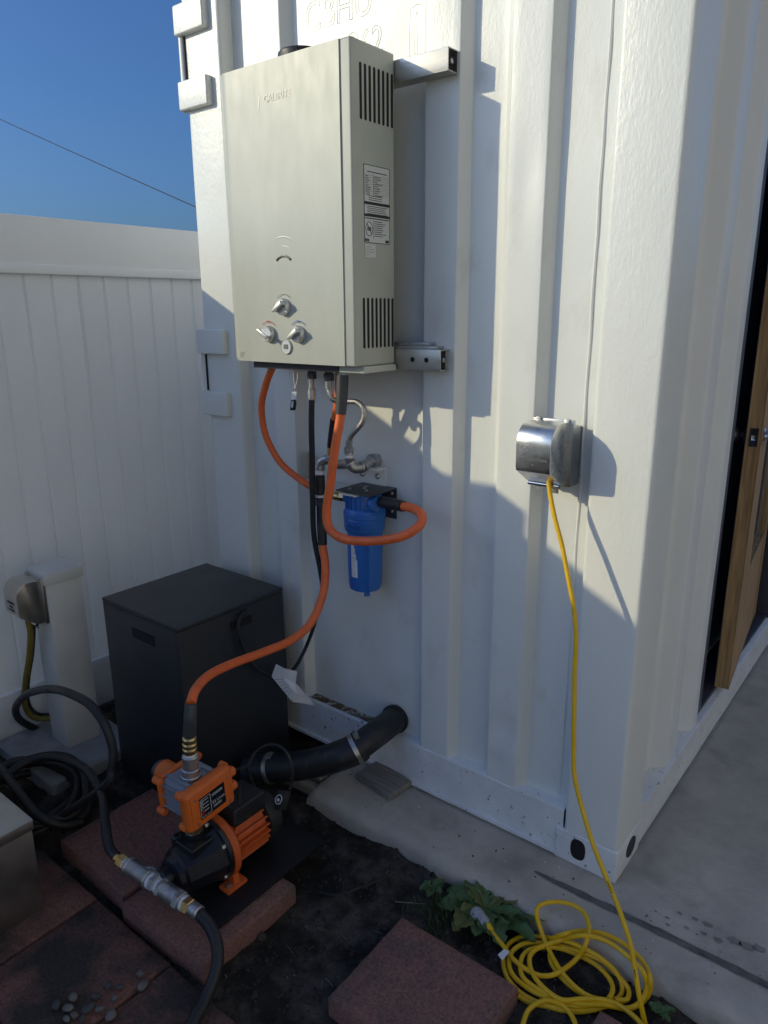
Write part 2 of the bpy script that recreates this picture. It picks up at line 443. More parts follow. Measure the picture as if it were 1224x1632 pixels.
# weld bead down the post and a dent low on the wall
b = B(); b.tube([(-.188 + .0012 * noise.noise((z, 1, 1)), .0445, .16 + z * .028) for z in range(81)], .0035, 6, 1); b.out('weld_bead', M_PAINT, cont)
b = B(); b.tube([(-1.262 + .001 * noise.noise((z, 6, 1)), .0485, .16 + z * .028) for z in range(81)], .003, 6, 1); b.out('weld_bead', M_PAINT, cont)
def post(x0, x1, nm):
    b = B(); pr = round_profile([(x0, .16), (x0, 0), (x1, 0), (x1, .16)], .012, 4)
    nz_ = 60; rows = []
    for j in range(nz_ + 1):
        z = .092 + (ZT - .092) * j / nz_
        rows.append([b.bm.verts.new((p.x + .0012 * noise.noise((z * 3, p.y * 9, 8)), p.y + .0014 * noise.noise((p.x * 8, z * 4, 1)), z)) for p in pr])
    for A, C in zip(rows, rows[1:]):
        for i in range(len(pr) - 1): b.face((A[i], A[i + 1], C[i + 1], C[i]))
    return b.out(nm, M_POSTP, cont, True, 60)
post(-.150, 0, 'corner_post')
post(-1.555, -1.385, 'corner_post')
# bottom rail of the end wall, with a shelf and grime
b = B()
xs = [-1.40 + .02 * i for i in range(63)]
xs = [x for x in xs if x < -.155] + [-.155]
pr = [(.30, .148), (.012, .150), (.006, .146), (.005, .02), (-.004, .018), (-.004, .008), (.02, .006)]
rows = []
for x in xs: rows.append([b.bm.verts.new((x, y + .0015 * noise.noise((x * 9, z * 9, 3)), z + .0012 * noise.noise((x * 14, 7, y)))) for y, z in pr])
for A, C in zip(rows, rows[1:]):
    for k in range(len(pr) - 1): b.face((A[k], A[k + 1], C[k + 1], C[k]))
rail = b.out('bottom_rail', M_RAIL, cont, True, 40)
b = B(); A0, A1 = [], []
for i in range(30):
    x = -1.12 + i * .0128
    A0.append(b.bm.verts.new((x, .014 + .006 * noise.noise((x * 30, 2, 0)), .1525))); A1.append(b.bm.verts.new((x, .046, .154 + .002 * noise.noise((x * 40, 0, 0)))))
for i in range(29): b.face((A0[i], A0[i + 1], A1[i + 1], A1[i]))
b.out('shelf_dirt', M_DIRT, rail)
# corner castings
def casting(x0, x1, y1, hole_x):
    b = B(); b.box(x0, x1, -.003, y1, .0, .0965, .006, 3)
    o = b.out('corner_casting', M_RAIL, cont)
    b = B(); b.box(x0 + .004, x1 - .004, .001, y1 - .003, -.004, .018, .003); b.out('underside', M_UNDER, o)
    b = B(); pl = []
    for k in range(28):
        a = 2 * math.pi * k / 28; ca, sa = math.cos(a), math.sin(a)
        pl.append((hole_x + .021 * math.copysign(abs(ca) ** .75, ca), .054 + .031 * math.copysign(abs(sa) ** .75, sa)))
    b.prism(pl, (0, -.0045, 0), X, Z, (0, .003, 0)); b.out('casting_hole', M_BLACK, o)
    return o
c1 = casting(-.172, .002, .170, -.105)
b = B(); pl = [(.100 + .034 * math.cos(2 * math.pi * k / 24), .052 + .028 * math.sin(2 * math.pi * k / 24)) for k in range(24)]
b.prism(pl, (.0005, 0, 0), Y, Z, (.003, 0, 0)); b.out('casting_hole', M_INT, c1)
casting(-1.557, -1.385, .170, -1.45)
# hinges on the left post
def hinge(zt, zb, nm, out_x=-1.568):
    mid = (zt + zb) / 2; hh = .082
    b = B(); b.cyl((out_x + .004, .004, zb), (out_x + .004, .004, zt), .0125, 14)
    h = b.out(nm, M_PAINT2, cont)
    for zc in (zt - hh / 2, zb + hh / 2):
        b = B(); b.box(out_x - .004, out_x + .136, -.022, .006, zc - hh / 2, zc + hh / 2, .007, 3); b.out('hinge_leaf', M_POSTP, h)
    b = B(); b.box(out_x + .017, out_x + .022, -.004, .004, zb + hh + .002, zt - hh - .002); b.out('hinge_gap', M_BLACK, h)
    return h
hinge(2.365, 2.075, 'door_hinge')
hinge(1.408, 1.118, 'door_hinge')
# ghost lettering under the paint
lt = text('painted_over_lettering', 'CBHU', .105, (-.955, VA - .0012, 2.235), X, Z, 0, M_PAINT, cont, sx=.85, outline=.0005)
text('painted_over_lettering', '362', .095, (-.860, VA - .0012, 2.135), X, Z, 0, M_PAINT, cont, sx=.85, outline=.0005)
b = B()
for dd in (0, .016):
    b.tube([(-.715 + dd, VA - .0006, 2.03), (-.715 + dd, VA - .0006, 2.17 - dd), (-.706 + dd * .8, VA - .0006, 2.185 - dd), (-.694, VA - .0006, 2.19 - dd), (-.683 - dd * .8, VA - .0006, 2.185 - dd), (-.675 - dd, VA - .0006, 2.17 - dd), (-.675 - dd, VA - .0006, 2.03)], .0014, 5, 3)
b.out('painted_over_digit_box', M_PAINT, cont)

# side wall: post flank, corrugated bays, door opening, wall beyond
SV, SO = -.052, -.010
sidep = [(.15, SV), (.372, SV), (.402, SO), (.485, SO), (.515, SV), (.625, SV), (.655, SO), (.718, SO), (.724, -.09)]
wall_sheet(round_profile(sidep, .006), .10, ZT, .05, M_PAINT2, 'side_wall', axis='y')
sidep2 = [(1.83, -.09), (1.835, SO), (2.0, SO), (2.03, SV), (2.14, SV), (2.17, SO), (2.27, SO), (2.30, SV), (2.41, SV), (2.44, SO), (2.55, SO), (2.58, SV), (2.70, SV), (2.73, SO), (6.0, SO)]
wall_sheet(round_profile(sidep2, .008), .10, ZT, .08, M_PAINT2, 'side_wall', axis='y')
b = B()
ys = [.16 + .06 * i for i in range(98)]
pr = [(-.10, .128), (-.006, .130), (.0, .126), (.0, .012), (-.05, .010)]
rows = []
for y in ys: rows.append([b.bm.verts.new((x + .0015 * noise.noise((y * 5, z * 9, 3)), y, z + .03 * max(0, 1 - abs(y - .17) / .05) * (1 if k < 3 else 0))) for k, (x, z) in enumerate(pr)])
for A, C in zip(rows, rows[1:]):
    for k in range(len(pr) - 1): b.face((A[k], A[k + 1], C[k + 1], C[k]))
b.out('side_rail', M_RAIL, cont, True, 40)
b = B(); b.box(-1.55, -.005, .16, 6.0, ZT - .02, ZT + .04); b.out('roof', M_PAINT2, cont)
b = B(); b.box(-1.553, -1.54, .16, 6.0, .01, ZT - .02); b.out('far_side_wall', M_PAINT2, cont)
b = B(); b.box(-1.55, -.02, 5.98, 6.0, .01, ZT - .02); b.out('rear_wall', M_PAINT2, cont)
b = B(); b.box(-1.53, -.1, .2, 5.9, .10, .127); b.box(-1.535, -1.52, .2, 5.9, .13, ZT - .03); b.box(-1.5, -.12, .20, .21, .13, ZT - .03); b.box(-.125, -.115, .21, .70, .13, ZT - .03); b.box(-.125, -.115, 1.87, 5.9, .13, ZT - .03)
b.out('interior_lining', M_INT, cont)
# door frame and the door, standing ajar
b = B(); b.box(-.11, -.022, .728, .802, .128, 2.2, .003); b.box(-.11, -.013, 1.80, 1.832, .128, 2.2, .003); b.box(-.11, -.022, .803, 1.80, 2.17, 2.2, .003); b.box(-.11, -.022, .803, 1.80, .129, .143, .003)
b.out('door_frame', M_FRAME, cont)
b = B(); b.box(-.132, -.120, .735, 1.82, .145, 2.16); b.out('interior_partition', M_SLATE, cont)
dl = Vector((-.020, .955, .158)); dh = Vector((-.108, 1.77, .158))
du = (dh - dl).normalized(); dn = Vector((du.y, -du.x, 0)); dw = (dh - dl).length
def dbox(bb, u0, u1, t0, t1, z0, z1, bev=0.0):
    M = Matrix((du, dn, Z)).transposed().to_4x4(); M.translation = dl
    return bb.box(u0, u1, t0, t1, z0, z1, bev, 2, M)
b = B(); dbox(b, 0, .20, 0, .044, 0, 2.0, .002); dbox(b, dw - .115, dw, 0, .044, 0, 2.0, .002); dbox(b, .20, dw - .115, .001, .043, 0, .40, .002); dbox(b, .20, dw - .115, .001, .043, 1.88, 2.0, .002)
door = b.out('door', M_WOOD, cont)
b = B(); dbox(b, .199, dw - .114, .016, .028, .39, 1.89); b.out('pane', M_GLASS, door)
b = B(); dbox(b, .002, dw - .002, -.003, -.0005, .004, 1.996); b.out('inner_face', M_PANELG, door)
kz = .902
b = B(); dbox(b, -.0025, .001, .010, .034, kz - .030, kz + .030, .001); b.out('latch_plate', M_PUMP, door)
b = B(); dbox(b, -.010, 0, .016, .028, kz - .008, kz + .008, .003); b.out('latch', M_CHROME, door)
for s_, nm in ((1, M_CHROME), (-1, M_KNOBD)):
    o = dl + du * .045 + dn * (.044 if s_ > 0 else -.003) + Z * kz
    b = B(); b.lathe([(.030, 0), (.031, .004), (.026, .007), (.012, .010), (.011, .020), (.022, .026), (.027, .036), (.026, .048), (.016, .053)], o, dn * s_, 24); b.out('door_knob', nm, door)
# window beyond the door
b = B(); b.box(-.012, .02, 1.95, 2.9, .50, .56, .004); b.box(-.012, .02, 1.95, 2.01, .56, 2.1, .004); b.box(-.012, .02, 2.84, 2.9, .56, 2.1, .004); b.box(-.012, .02, 2.01, 2.84, 2.04, 2.1, .004)
wf = b.out('window', M_VINYL, cont)
b = B(); b.box(.0, .006, 2.0, 2.85, .55, 2.05); b.out('pane', M_GLASS, wf)

# ================================================================== mounting struts
def strut(z0, z1, x0, x1, label, solid):
    t = thing('mounting_strut', ((x0 + x1) / 2, OU, z0), label, 'strut', 'struts carrying the water heater')
    yb, yf = OU - .0015, -.033
    b = B(); w = .003
    b.box(x0, x1, yf, yf + w, z0, z1, .0012); b.box(x0, x1, yf + w, yb, z0, z0 + w, .001); b.box(x0, x1, yf + w, yb, z1 - w, z1, .001)
    if solid: b.box(x0, x1, yb - w, yb, z0 + w, z1 - w)
    b.out('channel', M_STEEL, t)
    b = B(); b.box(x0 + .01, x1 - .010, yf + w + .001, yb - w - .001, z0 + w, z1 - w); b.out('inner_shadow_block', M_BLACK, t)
    b = B(); b.hexnut((x1 - .010, -.012, (z0 + z1) / 2), (x1 - .003, -.012, (z0 + z1) / 2), .007); b.out('bolt', M_GALV, t)
    return t
s1 = strut(2.003, 2.053, -1.215, -.546, 'upper brushed steel mounting strut behind the top of the water heater', True)
s2 = strut(1.312, 1.366, -1.215, -.556, 'lower brushed steel mounting strut with bolt holes under the water heater', False)
b = B()
for x in (-.60, -.645): b.cyl((x, -.0335, 1.339), (x, -.0345, 1.339), .0065, 14)
b.out('bolt_hole', M_BLACK, s2)
b = B(); b.box(-.80, -.575, -.030, .008, 1.3662, 1.374, .001); b.box(-.80, -.60, -.026, .008, 1.3745, 1.383, .001); b.out('flat_bar', M_GALV, s2)

# ================================================================== water heater
HX0, HX1, HY0, HY1, HZ0, HZ1 = -1.158, -.702, -.2, -.036, 1.327, 2.066
wh = thing('water_heater', ((HX0 + HX1) / 2, HY1, HZ0), 'cream tankless gas water heater with three silver knobs hung on the container', 'water heater')
b = B()
b.prism([(HX0, HZ0), (HX1, HZ0), (HX1, HZ1), (HX0, HZ1)], (0, HY1, 0), X, Z, (0, HY0 - HY1, 0), 0)
bmesh.ops.bevel(b.bm, geom=[e for e in b.bm.edges], offset=.005, segments=3, profile=.6, affect='EDGES')
case = b.out('casing', M_HEAT, wh)
# front pressed panel: bowed sheet slightly proud of the casing
b = B(); rows = []
fx0, fx1, fz0, fz1 = HX0 + .001, HX1 - .032, HZ0 + .001, HZ1 - .001
NX, NZ = 30, 24
for j in range(NZ + 1):
    z = fz0 + (fz1 - fz0) * j / NZ; row = []
    for i in range(NX + 1):
        s_ = i / NX; x = fx0 + (fx1 - fx0) * s_
        e = min(1, s_ / .045); bow = .0055 * (1 - (1 - e) ** 2)
        row.append(b.bm.verts.new((x, HY0 + .002 - bow - .0012 * noise.noise((x * 4, z * 3, 2)), z)))
    rows.append(row)
for A, C in zip(rows, rows[1:]):
    for i in range(NX): b.face((A[i], A[i + 1], C[i + 1], C[i]))
back = [[b.bm.verts.new((v.co.x, HY0 + .004, v.co.z)) for v in (rows[j][0], rows[j][NX])] for j in range(NZ + 1)]
for j in range(NZ):
    b.face((rows[j][NX], back[j][1], back[j + 1][1], rows[j + 1][NX])); b.face((rows[j][0], rows[j + 1][0], back[j + 1][0], back[j][0]))
for row, rev in ((rows[0], 0), (rows[NZ], 1)):
    pv = None
    for v in row:
        w = b.bm.verts.new((v.co.x, HY0 + .004, v.co.z))
        if pv: b.face((pv[0], v, w, pv[1]))
        pv = (v, w)
fp = b.out('front_panel', M_HEAT, wh, True, 50)
YF = HY0 - .0045
def ysurf(x, z): return HY0 + .002 - .0055 - .0012 * noise.noise((x * 4, z * 3, 2))
# narrow lower flange below the casing
b = B(); b.box(-.78, HX1 + .008, -.175, -.04, HZ0 - .018, HZ0 - .0005, .003); b.out('bottom_flange', M_HSIDE, wh)
b = B(); b.box(HX0 + .04, -.79, -.17, -.045, HZ0 - .020, HZ0 - .001, .002); b.out('burner_tray', M_RUBG, wh)
# louvre slots in the right side
def slots(z0, z1, n, y0, y1):
    for k in range(n):
        yc = y0 + (y1 - y0) * k / (n - 1)
        b = B(); pl = []
        for q in range(9):
            a = math.pi * q / 8; pl.append((yc + .0042 * math.cos(a), z1 - .0042 + .0042 * math.sin(a)))
        for q in range(9):
            a = math.pi + math.pi * q / 8; pl.append((yc + .0042 * math.cos(a), z0 + .0042 + .0042 * math.sin(a)))
        b.prism(pl, (HX1 - .001, 0, 0), Y, Z, (.0016, 0, 0)); b.out('vent_slot', M_BLACK, wh)
slots(1.90, 2.02, 8, -.165, -.046)
slots(1.371, 1.496, 8, -.163, -.046)
# spec sticker
b = B(); b.box(HX1 - .001, HX1 + .0006, -.158, -.057, 1.627, 1.805); st = b.out('spec_label', M_PSTK, wh)
b = B(); x0 = HX1 + .0004; x1 = HX1 + .0012
def ink(y0, y1, z0, z1): b.box(x0, x1, y0, y1, z0, z1)
ink(-.158, -.057, 1.804, 1.8052); ink(-.158, -.057, 1.627, 1.6282); ink(-.158, -.1568, 1.627, 1.805); ink(-.0582, -.057, 1.627, 1.805)
ink(-.157, -.058, 1.7155, 1.722); ink(-.157, -.058, 1.688, 1.694)
random.seed(3)
for k in range(9): ink(-.154, -.060, 1.782 - k * .0052, 1.7823 - k * .0052)
ink(-.122, -.1216, 1.735, 1.785)
for k in range(9):
    ink(-.152, -.152 + random.uniform(.008, .02), 1.779 - k * .0052, 1.7803 - k * .0052); ink(-.118, -.118 + random.uniform(.01, .035), 1.779 - k * .0052, 1.7803 - k * .0052)
ink(-.145, -.068, 1.789, 1.7908)
for k in range(3): ink(-.14, -.075 - random.uniform(0, .02), 1.735 - k * .0045, 1.7362 - k * .0045)
for k in range(5): ink(-.146, -.066 - random.uniform(0, .015), 1.711 - k * .0042, 1.7122 - k * .0042)
ink(-.154, -.062, 1.683, 1.6852)
for k in range(8): ink(-.119, -.062 - random.uniform(0, .03), 1.677 - k * .0048, 1.6785 - k * .0048)
ink(-.1225, -.122, 1.638, 1.682)
for y in (-.152, -.144, -.072, -.065): ink(y - .003, y + .003, 1.630, 1.6365)
pts = [(x0 + .0004, -.139 + .0135 * math.cos(2 * math.pi * k / 24), 1.660 + .0165 * math.sin(2 * math.pi * k / 24)) for k in range(25)]
b.tube(pts, .0008, 5, 1); b.tube([(x0 + .0004, -.148, 1.672), (x0 + .0004, -.130, 1.648)], .0008, 5, 1)
for k in range(4): b.box(x0, x1, -.146 + k * .004, -.144 + k * .004, 1.655, 1.664)
b.out('label_print', M_INK, st, False)
b = B(); b.box(HX1 - .001, HX1 + .0005, -.157, -.114, 1.592, 1.624); s3 = b.out('serial_label', M_PSTK, wh)
b = B()
for k in range(4): b.box(x0, x1 - .0002, -.152, -.13 + random.uniform(-.01, .01), 1.617 - k * .006, 1.6182 - k * .006)
b.box(x0, x1 - .0003, -.157, -.1563, 1.592, 1.624); b.box(x0, x1 - .0003, -.157, -.114, 1.592, 1.5925)
b.out('label_print', M_GINK, s3, False)
# embossed arcs, slit window, logo
for k, (rr, a0) in enumerate(((.072, 62), (.050, 58))):
    b = B(); b.tube([(-.944 + rr * math.sin(R(-a0 + 2 * a0 * i / 16)), ysurf(-.944, 1.63) + .0028, 1.580 + rr * math.cos(R(-a0 + 2 * a0 * i / 16))) for i in range(17)], [.0005] + [.0036] * 15 + [.0005], 8, 2); b.out('embossed_arc', M_HEAT, fp)
b = B(); b.tube([(-.941 + .034 * math.sin(R(-50 + 100 * i / 12)), YF - .0008, 1.577 + .027 * math.cos(R(-50 + 100 * i / 12))) for i in range(13)], .0028, 6, 2); b.out('slit_window', M_RUBG, fp)
text('heater_logo', 'CALBRITE', .0235, (-.940, ysurf(-.94, 1.98) - .0005, 1.9795), X, Z, .0003, M_LGINK, fp, sx=.95)
b = B(); b.obox((-1.008, ysurf(-1.008, 1.974), 1.974), X, Y, (.25, 0, 1), .0022, .0005, .016); b.out('logo_mark', M_LGINK, fp)
# knobs with printed dials
def knob(x, z, ang, cmat):
    k = B(); k.lathe([(.0225, 0), (.0225, .010), (.0205, .013), (.0195, .016)], (x, YF + .002, z), (0, -1, 0), 28)
    kn = k.out('knob', M_KNOB, wh)
    d = Vector((math.cos(ang), 0, math.sin(ang))); pz = Vector((-d.z, 0, d.x))
    k = B(); k.prism([(-.019, -.0055), (.021, -.0035), (.0235, 0), (.021, .0035), (-.019, .0055)], Vector((x, YF - .013, z)), d, pz, (0, -.016, 0), .0015); k.out('knob_grip', M_KNOB, kn)
    k = B(); k.tube([(x + .033 * math.sin(R(a)), YF - .0022, z + .033 * math.cos(R(a))) for a in range(-48, 49, 8)], .0007, 5, 1); k.out('dial_arc', cmat, fp)
    return kn
knob(-.946, 1.476, R(212), M_GINK)
knob(-1.008, 1.405, R(150), M_RED)
knob(-.893, 1.406, R(212), M_BLU)
b = B(); b.prism([(-.004, .004), (.004, .004), (0, -.004)], (-1.008, YF - .0026, 1.436), X, Z, (0, -.0006, 0)); b.out('hot_mark', M_RED, fp)
b = B(); b.prism([(-.004, .004), (.004, .004), (0, -.004)], (-.893, YF - .0026, 1.437), X, Z, (0, -.0006, 0)); b.out('cold_mark', M_BLU, fp)
b = B(); b.lathe([(.019, 0), (.019, .003), (.0175, .0042)], (-.941, YF + .0005, 1.371), (0, -1, 0), 28); dp = b.out('display', M_PSTK, wh)
b = B(); b.box(-.949, -.933, YF - .0048, YF - .002, 1.366, 1.378); b.out('screen', M_LCD, dp)
b = B(); b.tube([(-.941 + .0185 * math.cos(2 * math.pi * k / 24), YF - .0034, 1.371 + .0185 * math.sin(2 * math.pi * k / 24)) for k in range(25)], .0009, 5, 1); b.out('display_rim', M_GALV, dp)
b = B()
for k in range(3): b.box(-1.140, -1.118 - k * .004, YF - .003, YF - .0022, 1.352 - k * .005, 1.3533 - k * .005)
b.out('corner_print', M_LGINK, fp)
# flue collar on top
b = B(); b.lathe([(.062, 0), (.062, .032), (.058, .036), (.054, .032), (.054, .01)], (-.945, -.105, HZ1 - .004), Z, 32); b.out('flue_collar', M_RUB, wh)
# inlet and outlet stubs underneath
def stub(x, y, z1, r, m, h=.03, par=None):
    b = B(); b.cyl((x, y, z1), (x, y, z1 - h * .45), r * .75, 16); b.hexnut((x, y, z1 - h * .4), (x, y, z1 - h), r)
    return b.out('inlet_fitting', m, par or wh)
stub(-.933, -.12, HZ0 - .015, .014, M_RUBG, .032)
stub(-.868, -.12, HZ0 - .015, .015, M_RUBG, .034)
stub(-.801, -.14, HZ0 - .014, .014, M_GALV, .03)
stub(-1.088, -.13, HZ0 - .014, .012, M_BRASS, .02)

# ================================================================== hoses under the heater
def sleeve(p, r, m, par, n=14, nm='sleeve'):
    b = B(); b.tube(p, r, n, 4); return b.out(nm, m, par)
# hose A: left loop, heater -> filter inlet
hp = [(-1.0818, -0.13, 1.3126), (-1.1126, -0.13, 1.2565), (-1.1427, -0.125, 1.1831), (-1.1404, -0.115, 1.0958), (-1.1084, -0.1, 1.0229), (-1.0523, -0.085, 0.9783), (-0.9963, -0.07, 0.9479), (-0.9511, -0.055, 0.9301), (-0.927, -0.045, 0.9258)]
hp[0] = (hp[0][0], hp[0][1], HZ0 - .02)
t = thing('orange_hose', hp[-1], 'orange rubber hose looping out left from the heater to the filter inlet', 'hose', 'orange water hoses')
b = B(); b.tube(hp, .0105, 14, 6); b.out('hose_body', M_ORANGE, t)
hf = [(-0.927, -0.045, 0.9258), (-0.9111, -0.04, 0.9253), (-0.8928, -0.035, 0.9251)]
b = B(); b.cyl(hf[0], hf[1], .0135, 16, .002); b.hexnut(hf[1], hf[2], .0145); b.out('coupling', M_BRASS, t)
# hose B: short hose behind, heater -> manifold (mostly hidden)
hq = [(-0.8465, -0.1, 1.286), (-0.8691, -0.085, 1.2172), (-0.8919, -0.075, 1.1643), (-0.9129, -0.065, 1.1025), (-0.9208, -0.06, 1.0786)]
hq[0] = (hq[0][0], hq[0][1], HZ0 - .02)
t = thing('orange_hose', hq[-1], 'short orange hose with black sleeve dropping behind the grey sleeved hose', 'hose', 'orange water hoses')
b = B(); b.tube(hq[:3], .0105, 12, 6); b.out('hose_body', M_ORANGE, t)
sleeve(hq[2:], .0125, M_RUB, t)
hb = [(-0.9208, -0.06, 1.0786), (-0.9242, -0.06, 1.0519)]
b = B(); b.cyl(hb[0], hb[1], .0125, 14, .002); b.out('coupling', M_BRASS, t)
# hose C: front hose, heater -> down -> under the filter -> filter outlet
hc = [(-0.799, -0.14, 1.298), (-0.7982, -0.145, 1.2483), (-0.7998, -0.15, 1.1946), (-0.8093, -0.16, 1.1176), (-0.8247, -0.17, 1.0116), (-0.8377, -0.175, 0.9201), (-0.8224, -0.178, 0.8683), (-0.7621, -0.18, 0.8526), (-0.6712, -0.17, 0.864), (-0.5927, -0.15, 0.8882), (-0.5571, -0.12, 0.9153), (-0.5635, -0.1, 0.9373), (-0.603, -0.08, 0.9455), (-0.6483, -0.068, 0.9426), (-0.6868, -0.055, 0.9391), (-0.7526, -0.035, 0.9318)]
t = thing('orange_hose', hc[7], 'orange hose with grey sleeve sweeping under the blue filter in a wide loop', 'hose', 'orange water hoses')
b = B(); b.tube(hc[2:14], .0125, 16, 6); b.out('hose_body', M_ORANGE, t)
sleeve(hc[:3], [.0165, .016, .0145], M_RUBG, t)
sleeve(hc[13:], [.0155, .0165, .017], M_RUB, t)
b = B(); b.hexnut((hc[0][0], hc[0][1], HZ0 - .018), (hc[0][0], hc[0][1], HZ0 - .042), .016); b.out('coupling', M_GALV, t)
b = B(); b.cyl((hc[0][0], hc[0][1], HZ0 - .040), (hc[0][0], hc[0][1], hc[0][2] - .002), .0125, 14, .001); b.out('hose_tail', M_BRASS, t)
# hose D: manifold -> pump
hd = [(-0.9544, -0.075, 0.8964), (-0.9497, -0.08, 0.8311), (-0.9445, -0.085, 0.7772), (-0.9226, -0.1, 0.7113), (-0.908, -0.13, 0.6324), (-0.9158, -0.18, 0.5555), (-0.932, -0.25, 0.5215), (-0.9484, -0.34, 0.5151), (-0.9412, -0.45, 0.53), (-0.9229, -0.55, 0.5417), (-0.8785, -0.63, 0.5497), (-0.8476, -0.67, 0.5367), (-0.8409, -0.68, 0.5041), (-0.8492, -0.68, 0.4573)]
t = thing('orange_hose', hd[7], 'long orange hose curving across the black cabinet down to the pump controller', 'hose', 'orange water hoses')
b = B(); b.tube(hd[2:12], .0125, 16, 7); b.out('hose_body', M_ORANGE, t)
sleeve(hd[:3], [.0148, .0148, .0142], M_RUB, t)
sleeve(hd[11:], [.0150, .016, .0172], M_RUBG, t)
# black gas hose into the cabinet
hg = [(-0.9356, -0.12, 1.2267), (-0.9458, -0.115, 1.106), (-0.9598, -0.105, 0.9522), (-0.9705, -0.095, 0.8109), (-0.9609, -0.085, 0.6986), (-0.9535, -0.085, 0.6172), (-0.98, -0.09, 0.5165), (-1.0225, -0.1, 0.4096), (-1.0526, -0.125, 0.3408), (-1.112, -0.127, 0.295), (-1.12, -0.1823, 0.3226), (-1.128, -0.2332, 0.3791), (-1.134, -0.2643, 0.4506), (-1.137, -0.2744, 0.5176), (-1.142, -0.2576, 0.5484), (-1.15, -0.2297, 0.5558)]
t = thing('gas_hose', hg[0], 'thin black gas hose hanging from the heater and running into the cabinet slot', 'hose')
hg.append((-1.18, hg[-1][1] + .010, hg[-1][2] - .008))
b = B(); b.tube(hg, [.0085, .0088, .0088, .0085, .0075] + [.0058] * 12, 12, 6); b.out('hose_body', M_RUB, t)
b = B(); b.cyl((hg[0][0], hg[0][1], hg[0][2] - .006), (hg[0][0], hg[0][1], hg[0][2] + .026), .0112, 16, .002); b.out('crimp_collar', M_GALV, t)
b = B(); b.cyl((hg[0][0], hg[0][1], hg[0][2] + .026), (hg[0][0], hg[0][1], HZ0 - .04), .0085, 12); b.out('hose_tail', M_GALV, t)
# braided connector heater -> manifold
hbz = [(-0.8683, -0.12, 1.2795), (-0.871, -0.118, 1.2551), (-0.8633, -0.112, 1.2273), (-0.8433, -0.09, 1.2195), (-0.8076, -0.075, 1.2206), (-0.7847, -0.07, 1.2008), (-0.7916, -0.068, 1.165), (-0.8332, -0.064, 1.125), (-0.8473, -0.062, 1.1051), (-0.852, -0.06, 1.0842)]
t = thing('braided_connector', hbz[-1], 'braided steel flexible connector bent in a hook beside the grey sleeve', 'connector')
b = B(); b.tube(hbz, .0078, 12, 6); b.out('braided_hose', M_BRAID, t)
b = B(); b.cyl(hbz[-2], hbz[-1], .0098, 14, .001); b.cyl((hbz[0][0], hbz[0][1], hbz[0][2] + .012), hbz[1], .0098, 14, .001); b.out('crimp_collar', M_GALV, t)

# ================================================================== pipe manifold on the wall
t = thing('pipe_manifold', (-.88, VA, .975), 'grey threaded pipe manifold on a pale angle bracket above the filter', 'manifold')
b = B(); b.box(-1.02, -.795, VA - .006, VA - .001, .945, 1.015, .001); b.box(-1.02, -.795, VA - .045, VA - .007, 1.0105, 1.015, .001)
br = b.out('angle_bracket', M_PAINT2, t)
b = B()
for x in (-.885, -.825): b.lathe([(.009, 0), (.009, .004), (.005, .009)], (x, VA - .006, .985), (0, -1, 0), 12)
b.out('screw', M_GALV, br)
def fitting(pts, r, nm='pipe', m=M_GALV, beads=True):
    b = B(); b.tube(pts, r, 16, 6)
    if beads:
        P_ = [Vector(p) for p in pts]
        for e, q in ((P_[0], P_[1]), (P_[-1], P_[-2])):
            d = (q - e).normalized(); b.cyl(e, e + d * .009, r * 1.18, 16, .001)
    return b.out(nm, m, t)
def tape(p, q, r):
    b = B(); b.cyl(p, q, r, 16, .001); return b.out('thread_tape', M_TAPE, t)
e0 = [(-0.852, -0.06, 1.0842), (-0.8523, -0.06, 1.0713), (-0.8527, -0.06, 1.0565), (-0.855, -0.055, 1.0387), (-0.8448, -0.045, 1.0216), (-0.8347, -0.02, 1.0223), (-0.834, 0.02, 1.0328)]
b = B(); b.hexnut(e0[0], e0[1], .0145); b.out('union_nut', M_GALV, t)
tape(e0[1], (e0[1][0], e0[1][1], e0[1][2] - .007), .0118); tape((e0[2][0], e0[2][1], e0[2][2] + .005), (e0[2][0], e0[2][1], e0[2][2] - .003), .0122)
fitting([(e0[1][0], e0[1][1], e0[1][2]), e0[2], e0[3], e0[4]], .0108, 'pipe')
fitting([e0[3], e0[4], e0[5]], .0152, 'elbow')
fitting([e0[5], e0[6]], .0142, 'pipe')
b = B(); b.hexnut(e0[6], (e0[6][0] + .003, VA + .002, e0[6][2]), .021); b.lathe([(.022, 0), (.022, .008)], e0[6], (e0[6][0] - e0[5][0], e0[6][1] - e0[5][1], 0), 20); b.out('bulkhead_nut', M_GALV, t)
f0 = [(-0.9242, -0.06, 1.0519), (-0.9269, -0.055, 1.0337), (-0.9197, -0.03, 1.0209), (-0.9091, 0.015, 1.0187)]
tape(f0[0], (f0[0][0], f0[0][1], f0[0][2] - .006), .0115)
fitting([f0[0], f0[1], f0[2], f0[3]], .0150, 'elbow')
g0 = [(-0.9239, -0.058, 1.0402), (-0.9432, -0.062, 1.0367), (-0.9584, -0.068, 1.0263), (-0.9624, -0.07, 1.0069), (-0.9612, -0.072, 0.9901), (-0.9584, -0.073, 0.9733), (-0.9592, -0.074, 0.9307), (-0.9598, -0.074, 0.9149), (-0.957, -0.075, 0.896)]
fitting(g0[:4], .0145, 'elbow'); tape(g0[3], g0[4], .0128); 
b = B(); b.cyl(g0[4], g0[6], .0162, 16, .003); b.out('check_valve', M_RUB, t)
tape(g0[6], (g0[6][0], g0[6][1], g0[6][2] - .008), .0162)
b = B(); b.cyl((g0[6][0], g0[6][1], g0[6][2] - .008), g0[7], .0150, 16, .002); b.hexnut(g0[7], g0[8], .0158); b.out('swivel_nut', M_RUBG, t)
b = B(); bb = [(-1.1032, 0.03, 1.0251), (-1.107, 0.03, 0.942)]
